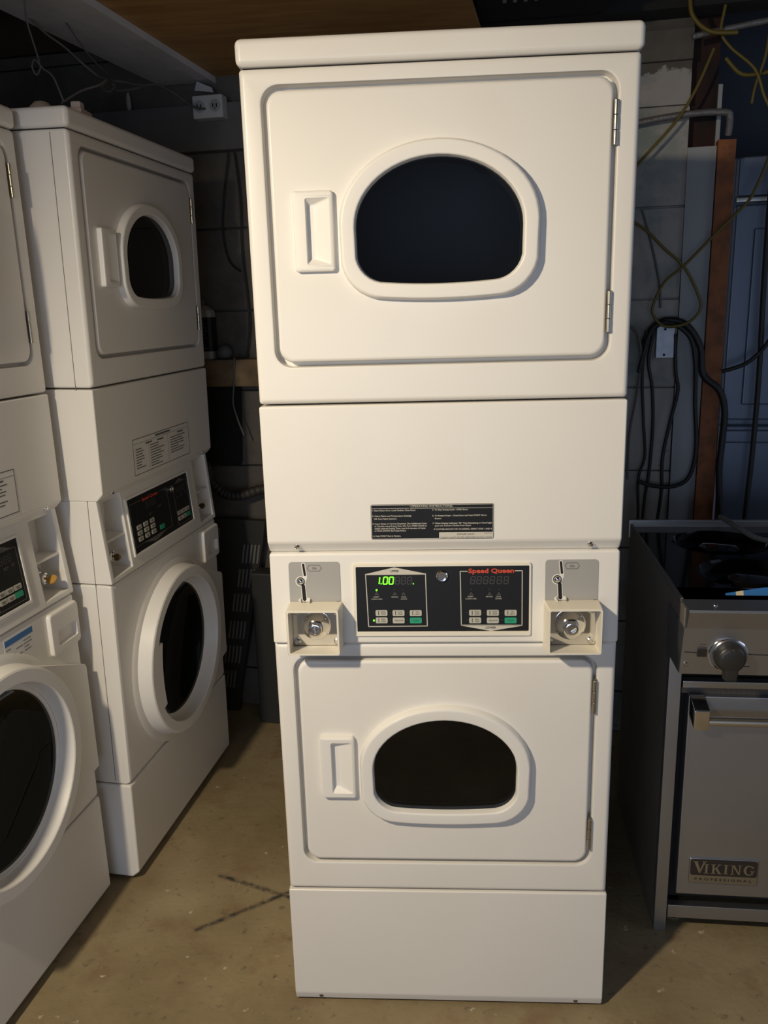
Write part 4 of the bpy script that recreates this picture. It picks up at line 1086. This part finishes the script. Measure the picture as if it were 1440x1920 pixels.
W_([(.105, 2.045), (.115, 1.90), (.11, 1.72), (.12, 1.5), (.10, 1.365)], .003, 'black_cable', 'thin black wire hanging close to the left edge of the tall dryer', off=.02)
W_([(.085, 1.37), (.075, 1.27), (.07, 1.20), (.10, 1.10)], .003, 'grey_cable', 'thin wire trailing down over the wooden ledge', off=.096)
# metal box
eb = thing('junction_box', 'grey metal junction box with blank cover plate on the wall right of the dryer', 'junction box', tuple(wp(1.519, 1.395, 0)), -TT)
bm = B(); box(bm, -.027, .027, -.03, 0, -.05, .05, .002); finish('box', bm, 'dark_metal', eb)
bm = B(); box(bm, -.0275, .0275, -.033, -.029, -.050, .050, .002, 2); cv = finish('cover_plate', bm, 'box_metal', eb)
for z in (.040, -.040):
    bm = B(); lathe(bm, [(.004, 0), (.004, .001), (.001, .0015)], (-.002, -.033, z), 'y', 10); finish('screw', bm, 'gap', cv)
bm = B(); tube(bm, [wp(1.30, 2.030, .03), wp(1.422, 2.049, .03), wp(1.553, 2.061, .035), wp(1.652, 2.059, .035), wp(1.668, 2.045, .03), wp(1.67, 2.0, .01)], .010, 10); tag(finish('conduit_pipe', bm, 'conduit', None, 60), 'flexible grey conduit running across the dark opening', 'conduit')
bm = B(); tube(bm, [wp(1.545, 2.262, .06), wp(1.70, 2.282, .06), wp(2.3, 2.34, .06)], .009, 10, sub=2); tag(finish('metal_pipe', bm, 'conduit', None, 60), 'straight grey pipe under the ceiling at the upper right', 'pipe')
bm = B(); lathe(bm, [(.006, 0), (.009, .01), (.008, .04), (.004, .055)], tuple(wp(-.262, 2.200, .02)), 'z', 10); tag(finish('pipe_strap', bm, 'pink_thing', None, 60), 'small pinkish peg hanging above the far washer dryer', 'peg')
# stray wires over the left row
def wire(pts, label, r=.0022, mat='pale_wire'):
    bm = B(); tube(bm, pts, r, 6, sub=6); return tag(finish('wire', bm, mat, None, 60), label, 'wire')
wire([(-.975, .62, 2.274), (-.974, .614, 2.227), (-.969, .607, 2.207), (-.958, .601, 2.167), (-.947, .595, 2.128), (-.942, .588, 2.105), (-.951, .582, 2.09), (-.956, .575, 2.106), (-.944, .569, 2.119), (-.925, .563, 2.098), (-.899, .556, 2.076), (-.878, .55, 2.02)], 'pale looped wire drooping from the beam onto the corner of the far washer dryer')
wire([(-1.033, .75, 2.274), (-1.006, .79, 2.242), (-.976, .83, 2.219), (-.953, .87, 2.194), (-.928, .91, 2.170), (-.926, .96, 2.172)], 'pale wire running slack along the underside of the painted beam', .003)
wire([(-.955, .80, 2.272), (-.945, .85, 2.240), (-.937, .90, 2.215), (-.93, .95, 2.20), (-.925, .99, 2.192)], 'thin dark wire stapled to the beam and hanging down', .0022, 'grey_cable')
wire([(-.904, .6, 2.03), (-.877, .655, 2.067), (-.849, .71, 2.093), (-.847, .765, 2.118), (-.883, .82, 2.113), (-.882, .875, 2.117), (-.885, .93, 2.146), (-.91, .985, 2.170), (-.891, 1.04, 2.180), (-.887, 1.095, 2.187), (-.872, 1.15, 2.197)], 'tangle of pale wire above the far washer dryer', .003)
wire([(-.918, 1.01, 2.168), (-.931, 1.06, 2.165), (-.903, 1.12, 2.180), (-.848, 1.18, 2.205), (-.802, 1.24, 2.188), (-.77, 1.3, 2.166), (-.735, 1.36, 2.170)], 'dark cable reaching the double outlet box from the left', .004, 'grey_cable')
# louvre of a dark ceiling fixture, seen at the very top
fx = thing('ceiling_vent', 'dark ceiling vent with bright metal fins at the top edge', 'vent', (.262, .845, 2.305), -.10)
bm = B(); box(bm, -.16, .20, -.10, .30, .02, .10, .004); finish('housing', bm, 'gap', fx)
for i in range(7):
    x = -.085 + i * .027
    bm = B(); box(bm, x, x + .010, -.10, .02, -.022, .022, .002); finish('fin', bm, 'vent_metal', fx)

# ------------------------------------------------------------------ light
def lamp(name, kind, loc, energy, col, **k):
    l = bpy.data.lights.new(name, kind); l.energy = energy; l.color = col
    o = bpy.data.objects.new(name, l); C.objects.link(o); o.location = loc
    for a, b in k.items(): setattr(l, a, b)
    return o
def aim(o, tgt): o.rotation_euler = (Vector(tgt) - o.location).to_track_quat('-Z', 'Y').to_euler()
key_ = lamp('workshop_lamp', 'SPOT', (-1.02, -1.35, 2.08), 152., (1., .845, .605), spot_size=math.radians(140), spot_blend=1., shadow_soft_size=.05)
aim(key_, (.76, -.25, -.05))
win = lamp('daylight_window', 'AREA', (3.0, -.6, 1.7), 5., (.62, .76, 1.), shape='RECTANGLE', size=1.2, size_y=1.2)
aim(win, (.9, 1.3, 1.2))
fill_ = lamp('added_front_fill', 'AREA', (-.55, -4.4, .95), 28., (.62, .76, 1.), shape='RECTANGLE', size=2.2, size_y=1.3)  # added cool fill, unseen behind the camera, to lift the shaded fronts
aim(fill_, (-.05, 0., 1.0))
wd = bpy.data.worlds.new('World'); S.world = wd; wd.use_nodes = True
bg = wd.node_tree.nodes['Background']; bg.inputs['Color'].default_value = (.60, .64, .76, 1); bg.inputs['Strength'].default_value = .20

# ------------------------------------------------------------------ camera
cam = bpy.data.cameras.new('Camera'); co = bpy.data.objects.new('Camera', cam); C.objects.link(co)
cam.sensor_fit = 'VERTICAL'; cam.sensor_height = 24.; cam.lens = 1552. / 1920. * 24.
co.location = (-.0158, -1.5432, 1.5318); co.rotation_mode = 'XYZ'; co.rotation_euler = (1.3265, .0273, .0552)
cam.clip_start = .05
S.camera = co
S.view_settings.view_transform = 'Standard'; S.view_settings.look = 'None'; S.view_settings.gamma = 1.; S.view_settings.exposure = 0.
S.view_settings.use_curve_mapping = False
S.cycles.use_denoising = True
S.cycles.max_bounces = 8; S.cycles.transparent_max_bounces = 12
